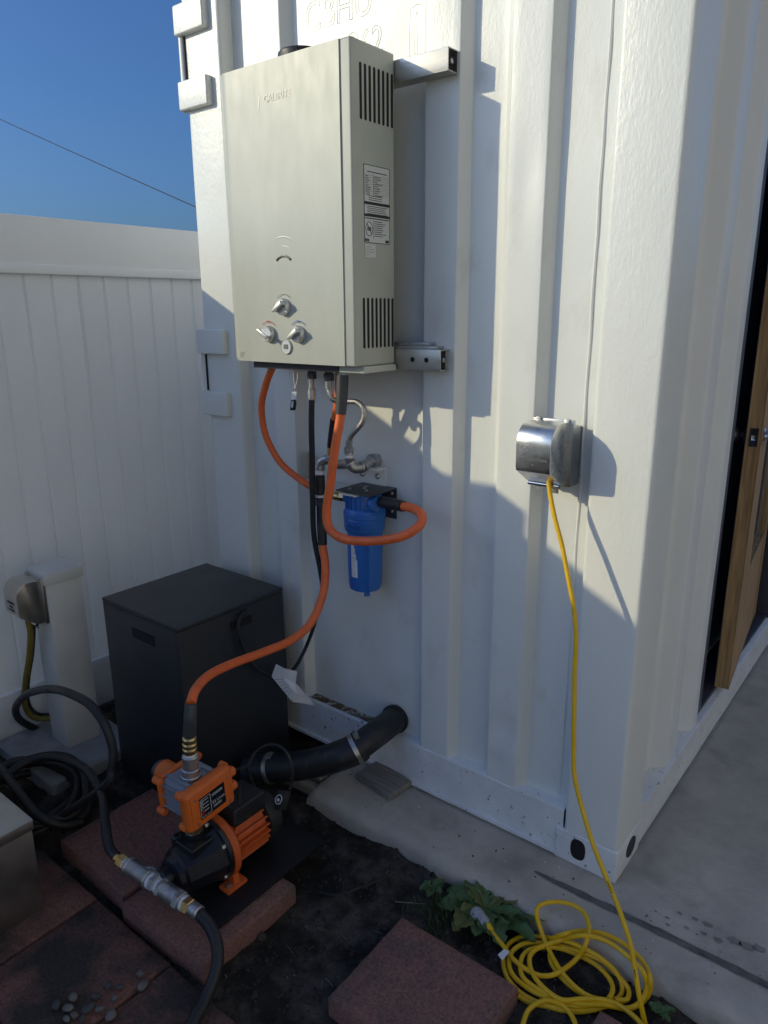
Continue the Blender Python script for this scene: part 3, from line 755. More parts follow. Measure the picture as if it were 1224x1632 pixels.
b.box(bb[0][0] - .012, bb[0][0] + .012, .012, VA - .001, bb[1][2], bb[0][2], .002); b.out('wall_spacer', mat('pale_wood', (.42, .38, .28), .7, var=.15, vscale=20), t)

# ================================================================== water filter
FC = Vector((-.828, -.022, 0))
t = thing('water_filter', (FC.x, VA, .63), 'blue cartridge water filter housing hanging from a black wall bracket', 'water filter')
b = B(); b.box(-.888, -.757, -.082, VA - .001, .954, .958, .0012); b.box(-.888, -.757, VA - .005, VA - .001, .862, .954, .0012)
bk = b.out('wall_bracket', M_RUBG, t)
b = B()
for z in (.94, .885): b.lathe([(.006, 0), (.006, .003), (.003, .006)], (-.772, VA - .005, z), (0, -1, 0), 10)
for (dx, dy) in ((-.03, -.03), (.0, .0), (.025, -.02), (-.01, .02)): b.lathe([(.005, 0), (.005, .003), (.002, .005)], (FC.x + dx, FC.y + dy, .958), Z, 8)
b.out('screw', M_GALV, bk)
b = B(); b.lathe([(.050, .952), (.052, .948), (.052, .905), (.060, .898), (.0615, .893)], (FC.x, FC.y, 0), Z, 40)
hd_ = b.out('filter_head', M_BLUE, t)
b = B()
for k in range(8):
    a = R(-150 + k * 17); b.obox((FC.x + .0525 * math.cos(a), FC.y + .0525 * math.sin(a), .925), (math.cos(a), math.sin(a), 0), (-math.sin(a), math.cos(a), 0), Z, .004, .002, .021, .001)
b.out('head_rib', M_BLUE, hd_)
b = B(); b.lathe([(.019, 0), (.0215, .002), (.0215, .022), (.0195, .025), (.016, .025)], (FC.x + .045, FC.y - .018, .926), (1, -.35, 0), 24); b.lathe([(.018, 0), (.020, .020), (.018, .024)], (FC.x - .042, FC.y - .005, .926), (-1, -.1, 0), 24); b.out('port_boss', M_BLUE, hd_)
b = B(); b.box(FC.x - .035, FC.x + .02, FC.y - .062, FC.y - .045, .946, .952, .001); b.out('relief_plate', M_PSTK, hd_)
b = B(); b.lathe([(.0605, .893), (.0635, .890), (.0635, .878), (.0605, .875), (.0625, .872), (.061, .838), (.058, .833), (.054, .831)], (FC.x, FC.y, 0), Z, 40, False)
cl = b.out('threaded_collar', M_BLUE, t)
text('collar_lettering', 'FILTED', .017, (FC.x + .0635 * math.sin(R(8)), FC.y - .0635 * math.cos(R(8)) + .0012, .855), (math.cos(R(8)), math.sin(R(8)), 0), Z, .0012, M_BLUE, cl)
b = B(); b.lathe([(.0535, .833), (.0535, .80), (.0525, .72), (.0505, .660), (.046, .648), (.030, .642), (.001, .640)], (FC.x, FC.y, 0), Z, 40)
sp = b.out('filter_sump', M_BLUE, t)
b = B()
for k in range(3):
    for a0 in (38, 158, 278):
        a = R(-90 + a0 + k * 7)
        b.tube([(FC.x + r_ * math.cos(a), FC.y + r_ * math.sin(a), z) for r_, z in ((.0535, .830), (.0535, .78), (.0525, .70), (.0505, .655), (.046, .636))], .0028, 6, 2)
b.out('sump_rib', M_BLUE, sp)
b = B(); rows = []
for j in range(7):
    z = .695 + j * .0185; rr = .0525 + (z - .695) * .009
    rows.append([b.bm.verts.new((FC.x + (rr + .0008) * math.cos(R(a)), FC.y + (rr + .0008) * math.sin(R(a)), z)) for a in range(-100, -72 if j < 4 else -72 - 5 * (j - 3), 4)][:7 if j < 4 else 6])
for A, C in zip(rows, rows[1:]):
    for i in range(min(len(A), len(C)) - 1): b.face((A[i], A[i + 1], C[i + 1], C[i]))
lb = b.out('filter_label', M_PAPER, sp)
b = B()
for j in range(14):
    z = .701 + j * .0068; rr = .0525 + (z - .695) * .009 + .0013
    if j in (8,): hz = .0012
    else: hz = .0006
    b.tube([(FC.x + rr * math.cos(R(a)), FC.y + rr * math.sin(R(a)), z) for a in range(-98, -79, 4)], hz, 4, 1)
b.out('label_print', M_GINK, lb)

# ================================================================== hanging tag below the heater
tp = [(-0.9785, -0.15, 1.3127), (-0.9752, -0.15, 1.2832), (-0.9719, -0.15, 1.2518), (-0.9829, -0.15, 1.1888), (-0.9603, -0.15, 1.2822)]
t = thing('hanging_tag', tp[3], 'small black tag tied with white string below the heater', 'tag')
b = B(); b.tube([(tp[1][0], tp[1][1], HZ0 - .018), tp[1], tp[2]], .0009, 5, 3); b.tube([(tp[4][0], tp[4][1], HZ0 - .018), tp[4], tp[2]], .0009, 5, 3); b.out('string', M_TAPE, t)
c_ = (Vector(tp[2]) + Vector(tp[3])) / 2
b = B(); b.obox(c_ + Vector((.001, 0, .010)), (1, .2, .1), (-.2, 1, 0), (.12, 0, 1), .009, .002, .014, .001); b.out('white_wrapper', M_TAPE, t)
b = B(); b.obox(c_ + Vector((-.003, 0, -.014)), (1, .2, .1), (-.2, 1, 0), (.2, 0, 1), .009, .0025, .016, .002); b.out('tag_plate', M_PUMP, t)
b = B(); b.obox(c_ + Vector((-.003, -.004, -.012)), (1, .2, .1), (-.2, 1, 0), (.2, 0, 1), .003, .0006, .009); b.out('tag_print', M_WPRINT, t)

# ================================================================== in-use outlet covers
def outlet(o, un, wn_, W_, H_, D_, m, name, label, lines, lm):
    """o: centre of the cover's back on the wall; un: right, wn_: outward"""
    t = thing(name, o, label, 'outlet cover', 'metal in-use outlet covers')
    o, u, w = Vector(o), Vector(un).normalized(), Vector(wn_).normalized()
    b = B(); b.obox(o + w * .006, u, Z, w, W_ * .60, H_ * .52, .005, .002); b.out('base_plate', M_DULLSS, t)
    # hood outline in the (w, Z) plane: domed top, straight front, sloping underside
    pl = [(.010, H_ * .5)]
    for k in range(9):
        a = math.pi / 2 * k / 8
        pl.append((D_ - D_ * .42 + D_ * .42 * math.sin(a), H_ * .5 - H_ * .30 + H_ * .30 * math.cos(a)))
    pl += [(D_, -H_ * .18), (D_ * .97, -H_ * .24), (D_ * .45, -H_ * .47), (D_ * .30, -H_ * .5), (.010, -H_ * .5)]
    b = B(); b.prism(pl, o - u * W_ * .5, w, Z, u * W_, .0016); hood = b.out('hood', m, t, True, 28)
    b = B(); b.cyl(o - u * W_ * .46 + w * D_ * .40 - Z * H_ * .51, o + u * W_ * .46 + w * D_ * .40 - Z * H_ * .51, .006, 12); b.out('hinge_bar', M_CHROME, t)
    b = B(); b.obox(o + u * W_ * .30 + w * D_ * .34 - Z * H_ * .57, u, Z, w, .009, .010, .002, .001); b.lathe([(.007, 0), (.007, .004)], o - u * W_ * .2 + w * D_ * .36 - Z * H_ * .56, w, 12); b.out('latch', M_GALV, t)
    for s_ in (-1, 1):
        b = B(); b.obox(o + u * s_ * W_ * .42 + w * .012 + Z * H_ * .50, u, Z, w, .006, .006, .005, .002); b.out('hinge_knuckle', M_GALV, t)
    for (s_, size, dz) in lines: text('stamped_lettering', s_, size, o + w * (D_ + .0006) + Z * dz, u, Z, .0004, lm, hood)
    return t
OC = Vector((-.242, -.002, 1.135))
outlet(OC, X, (0, -1, 0), .088, .150, .108, M_SHINY, 'outlet_cover', 'shiny stainless outlet cover on the container with the yellow cord',
       [('CALBRITE', .0145, .020), ('IN-USE COVER', .006, .007), ('WET LOCATION', .0095, -.006), ('UL', .006, -.018)], M_GINK)
b = B(); b.box(OC.x - .045, OC.x + .05, -.006, .044, OC.z - .085, OC.z + .06, .003); bx_ = tag(b.out('outlet_box', M_GALV, None), 'grey back box between the shiny outlet cover and the wall', 'outlet box')

# ================================================================== black propane cabinet
t = thing('cabinet', (-1.353, -.27, -.06), 'charcoal black metal cabinet standing between fence and container', 'cabinet')
cx0, cx1, cy0, cy1, cz0, cz1 = -1.553, -1.154, -.480, -.062, -.075, .568
b = B(); b.box(cx0 + .001, cx1 - .001, cy0 + .001, cy1 - .001, cz0, cz1, .003); b.out('body', M_CAB, t)
b = B(); b.box(cx0, cx1, cy0, cy1, cz1 + .001, cz1 + .013, .003); b.out('lid', M_CAB, t)
b = B(); b.box(cx0 + .006, cx1 - .014, cy0 - .0003, cy0 + .006, cz0 + .01, cz1 - .004, .002); b.out('front_panel', M_CAB, t)
b = B(); b.box(cx1 - .006, cx1 + .0003, cy0 + .014, cy1 - .010, cz0 + .01, cz1 - .004, .002); b.out('side_panel', M_CAB, t)
b = B(); b.box(-1.392, -1.276, cy0 - .0025, cy0 + .004, .490, .5225, .001); b.out('hand_slot', M_BLACK, t)
b = B(); b.box(cx1 - .004, cx1 + .0025, -.291, -.204, .506, .533, .001); b.out('hand_slot', M_BLACK, t)

# folded instruction booklet hanging at the gas hose
bp = [(-1.0969, -0.16, 0.3591), (-1.0701, -0.15, 0.3478), (-1.0752, -0.15, 0.3123), (-1.1157, -0.165, 0.3099), (-1.0408, -0.12, 0.3336), (-1.0467, -0.125, 0.2906), (-1.0494, -0.14, 0.2299), (-1.0353, -0.135, 0.2624), (-1.0283, -0.1, 0.2331), (-1.0157, -0.07, 0.1959), (-1.0473, -0.1, 0.2589)]
t = thing('instruction_booklet', bp[6], 'crumpled white instruction leaflet hanging on the gas hose by the cabinet', 'leaflet')
b = B(); b.quad(bp[0], bp[1], bp[2], bp[3]); b.quad(bp[1], bp[4], bp[5], bp[2]); b.quad(bp[3], bp[2], bp[7], bp[6]); b.quad(bp[2], bp[5], bp[10], bp[7]); b.quad(bp[6], bp[7], bp[8], bp[9]); b.quad(bp[7], bp[10], bp[9], bp[8])
o = b.out('page', M_PAPER, t, False)
so = o.modifiers.new('s', 'SOLIDIFY'); so.thickness = .0012
b = B()
for k in range(6):
    a = Vector(bp[3]).lerp(Vector(bp[6]), .12 + k * .13); c_ = Vector(bp[2]).lerp(Vector(bp[7]), .12 + k * .13)
    n_ = Vector((.3, -.9, .3)) * .0022
    b.tube([a.lerp(c_, .12) + n_, a.lerp(c_, .86 - .1 * (k % 2)) + n_], .0007, 4, 1)
b.out('print_lines', M_GINK, t)

# ================================================================== vinyl post with outlet, on a pad
b = B(); b.box(-2.0, -1.60, -.70, -.36, -.10, -.012, .02, 3); tag(b.out('concrete_pad', M_PAD, None), 'grey concrete pad under the short vinyl post', 'pad')
t = thing('vinyl_post', (-1.80, -.50, -.012), 'short pale vinyl post with pyramid cap beside the cabinet', 'post')
PC = Matrix.Translation((-1.805, -.498, 0)) @ Matrix.Rotation(R(-3), 4, 'Z')
b = B(); b.box(-.0615, .0615, -.0615, .0615, -.013, .62, .006, 2, PC); b.out('shaft', M_POSTV, t)
b = B(); b.box(-.068, .068, -.068, .068, .600, .637, .004, 2, PC)
ap = b.bm.verts.new(PC @ Vector((0, 0, .662))); cs = [b.bm.verts.new(PC @ Vector((sx * .066, sy * .066, .637))) for sx, sy in ((-1, -1), (1, -1), (1, 1), (-1, 1))]
for i in range(4): b.face((cs[i], cs[(i + 1) % 4], ap))
b.out('cap', M_POSTV, t)
PO = PC @ Vector((-.002, -.0625, .545))
ro = PC.to_3x3()
outlet(PO, ro @ X, ro @ Vector((0, -1, 0)), .100, .150, .090, M_DULLSS, 'outlet_cover', 'dull stainless outlet cover on the short vinyl post by the fence',
       [('CALBRITE', .013, .006), ('IN-USE', .009, -.008), ('UL LISTED', .010, -.020)], M_INK)
pc = [(-1.8229, -0.6, 0.4712), (-1.8194, -0.6, 0.4218), (-1.8618, -0.6, 0.3157), (-1.9282, -0.595, 0.1952), (-1.9728, -0.59, 0.0895), (-1.9725, -0.57, 0.034), (-1.9103, -0.545, 0.0375)]
pc.append((-1.86, -.44, pc[-1][2] - .01)); pc.append((-1.80, -.38, .0))
b = B(); b.tube(pc, .0098, 12, 6); tag(b.out('power_cord', M_YELD, None), 'dull yellow power cord hanging from the outlet on the vinyl post', 'cord')
pd = [(p[0] - .012, p[1] + .018, p[2] + .004) for p in pc]
b = B(); b.tube(pd, .0062, 10, 6); tag(b.out('power_cord', M_RUB, None), 'thin black power cord beside the dull yellow one on the post', 'cord')
# stub pipe between the post and the cabinet
cp = [(-1.7, -0.4335, 0.4647), (-1.7, -0.4118, 0.4102)]
b = B(); b.cyl((-1.76, -.25, .40), (-1.553, -.27, .43), .026, 18, .004); q = b.out('regulator_body', M_RUB, None)
tag(q, 'black round regulator fitting between vinyl post and cabinet', 'regulator')
b = B(); b.lathe([(.012, 0), (.014, .01), (.010, .02)], (-1.62, -.265, .446), Z, 12); b.out('regulator_screw', M_GALV, q)
b = B(); b.tube([(-1.80, -.15, .03), (-1.70, -.22, .05), (-1.60, -.30, .045), (-1.556, -.34, .04)], .012, 12, 4); q = tag(b.out('copper_line', M_RUBG, None), 'small dark line with brass joint low behind the vinyl post', 'pipe')
b = B(); b.cyl((-1.66, -.25, .048), (-1.61, -.29, .046), .016, 12, .002); b.out('brass_joint', M_BRASS, q)

# ================================================================== water pump with controller
AXX, AXZ = -.848, .098
t = thing('water_pump', (AXX, -.62, .0), 'orange and black water pump with orange pressure controller on top', 'pump')
b = B(); b.box(-.985, -.705, -.755, -.36, .001, .008, .002); b.out('base_plate', M_PLATE, t)
# volute: faceted cone towards the camera
b = B(); b.lathe([(.030, -.772), (.044, -.770), (.048, -.757), (.056, -.752), (.080, -.668), (.083, -.650), (.083, -.640)], (AXX, 0, AXZ), Y, 10)
vo = b.out('pump_body', M_PUMP, t, True, 22)
b = B(); b.lathe([(.086, -.650), (.088, -.648), (.088, -.640), (.086, -.638)], (AXX, 0, AXZ), Y, 40); b.out('pump_flange', M_PUMP, t)
for a in (35, 145, 215, 325, 90):
    b = B(); b.hexnut((AXX + .079 * math.cos(R(a)), -.660, AXZ + .079 * math.sin(R(a))), (AXX + .079 * math.cos(R(a)), -.648, AXZ + .079 * math.sin(R(a))), .007); b.out('flange_bolt', M_GALV, t)
b = B(); b.box(AXX - .045, AXX + .045, -.735, -.665, AXZ + .045, AXZ + .072, .006, 3); b.lathe([(.021, 0), (.021, .012), (.017, .014)], (AXX, -.690, AXZ + .068), Z, 20); b.out('discharge_boss', M_PUMP, t)
b = B(); b.lathe([(.012, 0), (.013, .006), (.008, .010)], (AXX - .03, -.725, AXZ + .068), Z, 12); b.out('priming_plug', M_PUMP, t)
b = B(); b.lathe([(.027, 0), (.027, .022), (.023, .026)], (AXX - .006, -.770, AXZ - .002), (0, -1, 0), 24); b.out('suction_boss', M_PUMP, t)
# orange bracket with foot
b = B(); b.lathe([(.088, -.637), (.090, -.635), (.090, -.618), (.082, -.612), (.066, -.600)], (AXX, 0, AXZ), Y, 40); b.out('motor_bracket', M_ORPT, t)
b = B(); b.prism([(-.078, .012), (.078, .012), (.074, .030), (.066, .085), (.050, .10), (-.050, .10), (-.066, .085), (-.074, .030)], (AXX, -.636, 0), X, Z, (0, .018, 0), .002)
for s_ in (-1, 1): b.box(AXX + s_ * .066 - .020, AXX + s_ * .066 + .020, -.665, -.600, .0085, .020, .004)
b.out('motor_foot', M_ORPT, t)
b = B()
for s_ in (-1, 1): b.hexnut((AXX + s_ * .070, -.650, .020), (AXX + s_ * .070, -.650, .028), .007)
b.out('foot_bolt', M_GALV, t)
# finned motor
b = B(); b.cyl((AXX, -.602, AXZ), (AXX, -.495, AXZ), .058, 36, .006); b.out('motor_housing', M_ORPT, t)
for k in range(22):
    a = 2 * math.pi * k / 22
    if math.sin(a) > .93: continue
    b = B(); b.obox((AXX + .062 * math.cos(a), -.548, AXZ + .062 * math.sin(a)), (math.cos(a), 0, math.sin(a)), Y, (-math.sin(a), 0, math.cos(a)), .010, .050, .0022, .001); b.out('cooling_fin', M_ORPT, t)
b = B(); b.lathe([(.055, 0), (.070, .004), (.071, .040), (.060, .052), (.03, .056)], (AXX, -.495, AXZ), Y, 36); b.out('fan_cover', M_RUB, t)
b = B(); b.box(AXX - .048, AXX + .048, -.600, -.490, AXZ + .056, AXZ + .108, .008, 3); b.out('terminal_box', M_RUB, t)
# controller: orange cover, grey middle, orange back with knob
CX, CYc, CZ = -.860, -.672, .286
tilt = Matrix.Translation((CX, CYc, CZ)) @ Matrix.Rotation(R(3), 4, 'X') @ Matrix.Rotation(R(3), 4, 'Z')
def cbox(bb, x0, x1, y0, y1, z0, z1, bev, seg=3): return bb.box(x0, x1, y0, y1, z0, z1, bev, seg, tilt)
b = B(); cbox(b, .030, .066, -.076, .076, -.056, .056, .016, 4); ct = b.out('controller', M_ORPL, t)
b = B(); cbox(b, .064, .0685, -.066, .066, -.047, .047, .002); b.out('face_plate', M_ORPL, ct)
b = B(); cbox(b, -.056, .031, -.054, .054, -.046, .046, .012, 3); b.out('controller_middle', M_GREYPL, ct)
b = B()
for z in (-.030, .0, .030): cbox(b, -.055, .030, -.058, .058, z - .004, z + .004, .002, 2)
for y in (-.035, .035): cbox(b, -.055, .030, y - .005, y + .005, -.051, .051, .002, 2)
b.out('controller_rib', M_GREYPL, ct)
b = B(); cbox(b, -.072, -.055, -.062, .062, -.052, .052, .010, 3); b.out('controller_back', M_ORPL, ct)
for (y, z) in ((-.062, .045), (.062, .045), (-.062, -.045), (.062, -.045)):
    p0, p1 = tilt @ Vector((-.072, y, z)), tilt @ Vector((-.045, y, z)); b = B(); b.cyl(p0, p1, .010, 14, .002); b.out('screw_lug', M_ORPL, ct)
    p0, p1 = tilt @ Vector((.025, y * 1.12, z)), tilt @ Vector((.046, y * 1.12, z)); b = B(); b.cyl(p0, p1, .011, 14, .002); b.out('screw_lug', M_ORPL, ct)
b = B(); b.cyl(tilt @ Vector((-.132, .004, .004)), tilt @ Vector((-.070, .004, .004)), .031, 28, .004); b.out('controller_knob', M_ORPL, ct)
b = B(); b.cyl(tilt @ Vector((-.150, .004, .002)), tilt @ Vector((-.131, .004, .002)), .026, 24, .004); b.out('knob_cap', M_RUBG, ct)
b = B()
for z in (.022, -.020): b.cyl(tilt @ Vector((.046, .070, z)), tilt @ Vector((.046, .094, z)), .0135, 18, .004)
b.out('cable_gland', M_ORPL, ct)
b = B(); cbox(b, .0675, .0692, -.042, .040, -.030, .030, .0, 1); lb = b.out('control_label', mat('navy_label', (.006, .009, .018), .35), ct)
b = B()
def lk(y0, y1, z0, z1): cbox(b, .0685, .0697, y0, y1, z0, z1, 0, 1)
lk(-.008, -.0068, -.026, .026); lk(-.040, -.008, .025, .0258); lk(-.040, -.008, -.0258, -.025); lk(-.040, -.0392, -.026, .026)
for k in range(4): lk(-.029, -.014, .018 - k * .010, .0198 - k * .010)
for z in (.018, .0140): lk(-.002, .032, z, z + .0014)
for z in (-.016, -.0195): lk(.0, .026, z, z + .0012)
for k in range(3):
    b.tube([tilt @ Vector((.0692, -.034 + .0036 * math.cos(2 * math.pi * q / 12), .018 - k * .010 + .0036 * math.sin(2 * math.pi * q / 12))) for q in range(13)], .0008, 4, 1)
b.out('label_print', M_WPRINT, lb, False)
b = B(); b.tube([tilt @ Vector((.0694, -.033 + .0048 * math.cos(2 * math.pi * q / 14), -.015 + .0048 * math.sin(2 * math.pi * q / 14))) for q in range(15)], .0012, 5, 1); b.out('reset_ring', M_RED, lb)
r3 = tilt.to_3x3()
text('label_number', '52 L/min', .0115, tilt @ Vector((.0697, .017, -.005)), r3 @ Y, r3 @ Z, .0003, M_WPRINT, lb)
b = B()
for (y, z) in ((-.052, .034), (.052, .034), (-.052, -.036), (.052, -.036)): b.lathe([(.0035, 0), (.0035, .0012)], tilt @ Vector((.068, y, z)), r3 @ X, 10)
b.out('screw', M_GALV, ct)
# ports: union below, adaptor stack above
b = B(); b.cyl((AXX - .004, -.690, .165), (AXX - .004, -.690, .182), .019, 20, .002); b.out('thread_tape', M_TAPE, t)
b = B(); b.hexnut((AXX - .004, -.690, .182), (AXX - .004, -.690, .203), .025); b.cyl((AXX - .004, -.690, .203), (AXX - .004, -.688, .232), .020, 20, .001); b.out('union_nut', M_BRASS, t)
b = B(); b.cyl((CX + .004, -.682, .326), (CX + .005, -.681, .362), .0235, 24, .003); b.cyl((CX + .004, -.682, .334), (CX + .0045, -.682, .344), .0255, 24, .002); b.cyl((CX + .005, -.681, .361), (CX + .006, -.680, .397), .0205, 24, .003); b.out('adaptor', M_GALV, t)
b = B(); b.cyl((CX + .006, -.680, .396), (CX + .006, -.680, .404), .016, 18, .001); b.out('thread_tape', M_TAPE, t)
b = B(); b.lathe([(.0165, 0), (.018, .002), (.018, .012), (.015, .015), (.018, .018), (.018, .026), (.015, .029), (.0175, .032), (.0175, .042), (.014, .046)], (CX + .006, -.680, .404), (.06, 0, 1), 16); b.out('hose_coupling', M_BRASS, t)
# controller to motor cable
b = B(); b.tube([tilt @ Vector((.046, .088, -.020)), tilt @ Vector((.046, .105, -.045)), tilt @ Vector((.05, .09, -.10)), tilt @ Vector((.04, .07, -.14))], .006, 10, 5); b.out('motor_cable', M_RUB, t)

# tee, unions and check valve in front of the pump
T0, T1 = Vector((-1.012, -.822, .104)), Vector((-.690, -.800, .098))
td = (T1 - T0).normalized()
t2 = thing('tee_assembly', T0.lerp(T1, .4), 'galvanised tee and check valve assembly screwed to the front of the pump', 'pipe fitting')
def seg(a, c, r, m, nm, hexa=False, bev=.002):
    b = B(); p, q = T0 + td * a, T0 + td * c
    (b.hexnut(p, q, r) if hexa else b.cyl(p, q, r, 22, bev)); return b.out(nm, m, t2)
seg(0, .016, .012, M_BRASS, 'hose_tail'); seg(.016, .040, .0165, M_BRASS, 'union_nut', True); seg(.040, .050, .0165, M_TAPE, 'thread_tape')
seg(.050, .135, .0205, M_GALV, 'tee_run'); seg(.050, .062, .0235, M_GALV, 'tee_collar'); seg(.124, .136, .0235, M_GALV, 'tee_collar')
seg(.136, .148, .0195, M_TAPE, 'thread_tape'); seg(.148, .166, .0225, M_GALV, 'union_nut', True); seg(.166, .178, .0185, M_TAPE, 'thread_tape')
seg(.178, .250, .0215, M_GALV, 'check_valve'); seg(.178, .192, .0245, M_GALV, 'valve_collar', True); seg(.240, .258, .0245, M_GALV, 'valve_collar', True)
seg(.258, .268, .0185, M_TAPE, 'thread_tape'); seg(.268, .288, .0205, M_BRASS, 'union_nut', True); seg(.288, .318, .0175, M_GALV, 'hose_ferrule')
tm = T0 + td * .105; tb = Vector((AXX - .006, -.792, AXZ - .002))
bd = (tb - tm)
b = B(); b.tube([tm, tm + bd * .35 + Vector((0, .012, 0)), tb + Vector((-.014, -.008, 0)), tb + Vector((0, .004, 0))], .0195, 18, 5); b.cyl(tb + Vector((-.012, -.014, 0)), tb + Vector((-.002, -.002, 0)), .0235, 20, .002); b.out('tee_branch', M_GALV, t2)
b = B(); b.cyl(tb + Vector((0, -.002, 0)), tb + Vector((0, .012, 0)), .0215, 20, .001); b.out('thread_tape', M_TAPE, t2)

# suction hose from the coil to the tee
sh = [(-1.6076, -0.9243, 0.06), (-1.6338, -0.8276, 0.07), (-1.6396, -0.7343, 0.08), (-1.5506, -0.685, 0.1), (-1.3788, -0.6883, 0.13), (-1.1934, -0.7445, 0.16), (-1.0885, -0.7992, 0.155), (-1.0363, -0.8195, 0.13)]
sh.append(tuple(T0 + td * .004))
sh[-2] = tuple(Vector(sh[-2]).lerp(T0 - td * .04, .4))
b = B(); b.tube(sh, .0128, 14, 7); tag(b.out('suction_hose', M_RUB, None), 'black rubber hose arching from the coil into the brass end of the tee', 'hose')
fh = [tuple(T1 - td * .006)] + [(-0.6552, -0.7986, 0.075), (-0.6237, -0.8097, 0.05), (-0.6004, -0.8365, 0.02), (-0.5879, -0.8773, -0.01), (-0.5733, -0.9234, -0.02), (-0.5562, -0.9745, -0.03)]
b = B(); b.tube(fh, .0145, 14, 7); tag(b.out('feed_hose', M_RUB, None), 'thick black hose leaving the check valve towards the bottom edge', 'hose')

# coil of black hose left of the pavers
b = B(); pts = []
for k in range(5 * 14):
    a = 2 * math.pi * k / 14; rr = .185 + .022 * math.sin(k * .37) + .010 * math.sin(k * 1.7)
    lay = k / 14
    pts.append((-1.585 + rr * math.cos(a) + .012 * math.sin(lay * 2.1), -.775 + rr * .78 * math.sin(a) + .01 * math.cos(lay * 3.3), -.035 + .017 * lay + .008 * math.sin(a * 2 + lay)))
b.tube(pts, .0125, 12, 4); tag(b.out('hose_coil', M_RUB, None), 'coiled black rubber hose lying on the soil near the fence', 'hose')
# big standing loop round the post
lp = [(-1.9774, -0.48, -0.0889), (-1.9702, -0.56, -0.0222), (-1.9599, -0.62, 0.0498), (-1.8978, -0.65, 0.1443), (-1.7265, -0.67, 0.2636), (-1.496, -0.69, 0.3628), (-1.322, -0.7, 0.3948), (-1.2269, -0.7, 0.3636), (-1.1896, -0.7, 0.2947), (-1.1888, -0.71, 0.2299), (-1.2088, -0.73, 0.1712)]
lp.append((-1.42, -.80, .0)); lp.append((-1.52, -.86, -.02))
b = B(); b.tube(lp, .0125, 14, 7); tag(b.out('hose_loop', M_RUB, None), 'black hose standing in one big loop around the vinyl post', 'hose')
b = B(); b.tube([(-1.8133, -0.8111, 0.1), (-1.6693, -0.8181, 0.09), (-1.5127, -0.8357, 0.08), (-1.3938, -0.8381, 0.055), (-1.3457, -0.796, 0.02), (-1.3404, -0.7427, 0.0)], .0125, 12, 6); tag(b.out('hose_strand', M_RUB, None), 'black hose strand slanting down across the coil at the left edge', 'hose')

# ================================================================== drain pipe into the wall
t = thing('drain_pipe', (-.95, -.2, .05), 'fat black rubber drain pipe with two steel band clamps entering the wall', 'pipe')
dp_ = [(-0.7594, 0.05, 0.1915), (-0.7451, -0.04, 0.1997), (-0.7522, -0.115, 0.1903), (-0.7683, -0.15, 0.1712), (-0.7985, -0.18, 0.1548), (-0.8502, -0.21, 0.1273), (-0.9307, -0.24, 0.0938), (-1.0232, -0.27, 0.0616), (-1.1012, -0.3, 0.04)]
b = B(); b.tube(dp_[:4], .042, 26, 5); b.out('straight_piece', M_RUB, t)
b = B(); b.tube([Vector(dp_[2]).lerp(Vector(dp_[3]), .5)] + dp_[3:], [.047, .047, .046, .045, .045, .046, .047], 26, 5); b.out('elbow', M_RUB, t)
for i, rr in ((3, .0478), (7, .0472)):
    p, q = Vector(dp_[i - 1]), Vector(dp_[i + 1] if i + 1 < len(dp_) else dp_[i]); d = (q - p).normalized(); o = Vector(dp_[i])
    b = B(); b.lathe([(rr, -.007), (rr + .0012, -.0065), (rr + .0012, .0065), (rr, .007)], o, d, 32, False); cl_ = b.out('band_clamp', M_STEEL, t)
    b = B(); uu, vv, aa = basis(d); b.obox(o + Z * (rr + .004) + uu * .008, uu, vv, aa, .010, .006, .007, .001); b.out('clamp_screw', M_GALV, cl_)
b = B(); q = [Vector(dp_[0]) + Vector((0, 0, 0))]
d = (Vector(dp_[0]) - Vector(dp_[1])).normalized()
b.lathe([(.045, 0), (.048, .006), (.047, .014)], Vector(dp_[0]) - d * .030, d, 28); b.out('wall_flange', M_RUB, t)

# timber and brick scraps by the slab
b = B(); b.obox((-.745, -.045, .013), (1, -.12, 0), (.12, 1, 0), Z, .078, .050, .0125, .004); tag(b.out('timber_block', M_OLDW, None), 'weathered brown timber block on the slab below the drain pipe', 'timber')
b = B(); b.obox((-1.02, -.13, -.02), (1, -.05, 0), (.05, 1, 0), Z, .10, .018, .020, .003); tag(b.out('timber_strip', M_OLDW, None), 'narrow dark timber strip in the gap behind the drain pipe', 'timber')
b = B(); b.obox((-1.03, -.185, -.025), (1, .03, 0), (-.03, 1, 0), Z, .12, .014, .018, .003); tag(b.out('timber_strip', M_OLDW, None), 'second timber strip lying nearer the pump under the drain pipe', 'timber')

# controller mains lead with plug-in timer
t = thing('mains_lead', (-.80, -.45, .0), 'thin black mains lead looping up behind the pump to a small plug', 'cord')
ml = [tuple(tilt @ Vector((.046, .092, .022)))] + [(-0.8628, -0.5, 0.2603), (-0.8647, -0.46, 0.2857), (-0.8236, -0.44, 0.3138), (-0.7752, -0.43, 0.3067), (-0.7538, -0.43, 0.2568), (-0.7619, -0.435, 0.1965)]
b = B(); b.tube(ml, .0042, 8, 6); b.out('flex', M_RUB, t)
pg = [(-0.7861, -0.445, 0.157), (-0.8456, -0.45, 0.1012), (-0.872, -0.47, 0.1833)]
b = B(); b.obox(pg[0], (1, .1, .25), (-.1, .5, .85), (-.1, -.85, .5), .016, .026, .011, .003); b.out('plug_body', M_RUB, t)
b = B(); o = Vector(pg[0]) + Vector((-.1, -.85, .5)).normalized() * .0135; b.tube([o + Vector((1, .1, .25)).normalized() * .012 * math.cos(2 * math.pi * k / 16) + Vector((-.1, .5, .85)).normalized() * .012 * math.sin(2 * math.pi * k / 16) for k in range(17)], .0016, 5, 1); b.lathe([(.005, 0), (.003, .003)], o, (-.1, -.85, .5), 10); b.out('plug_dial', M_WPRINT, t)
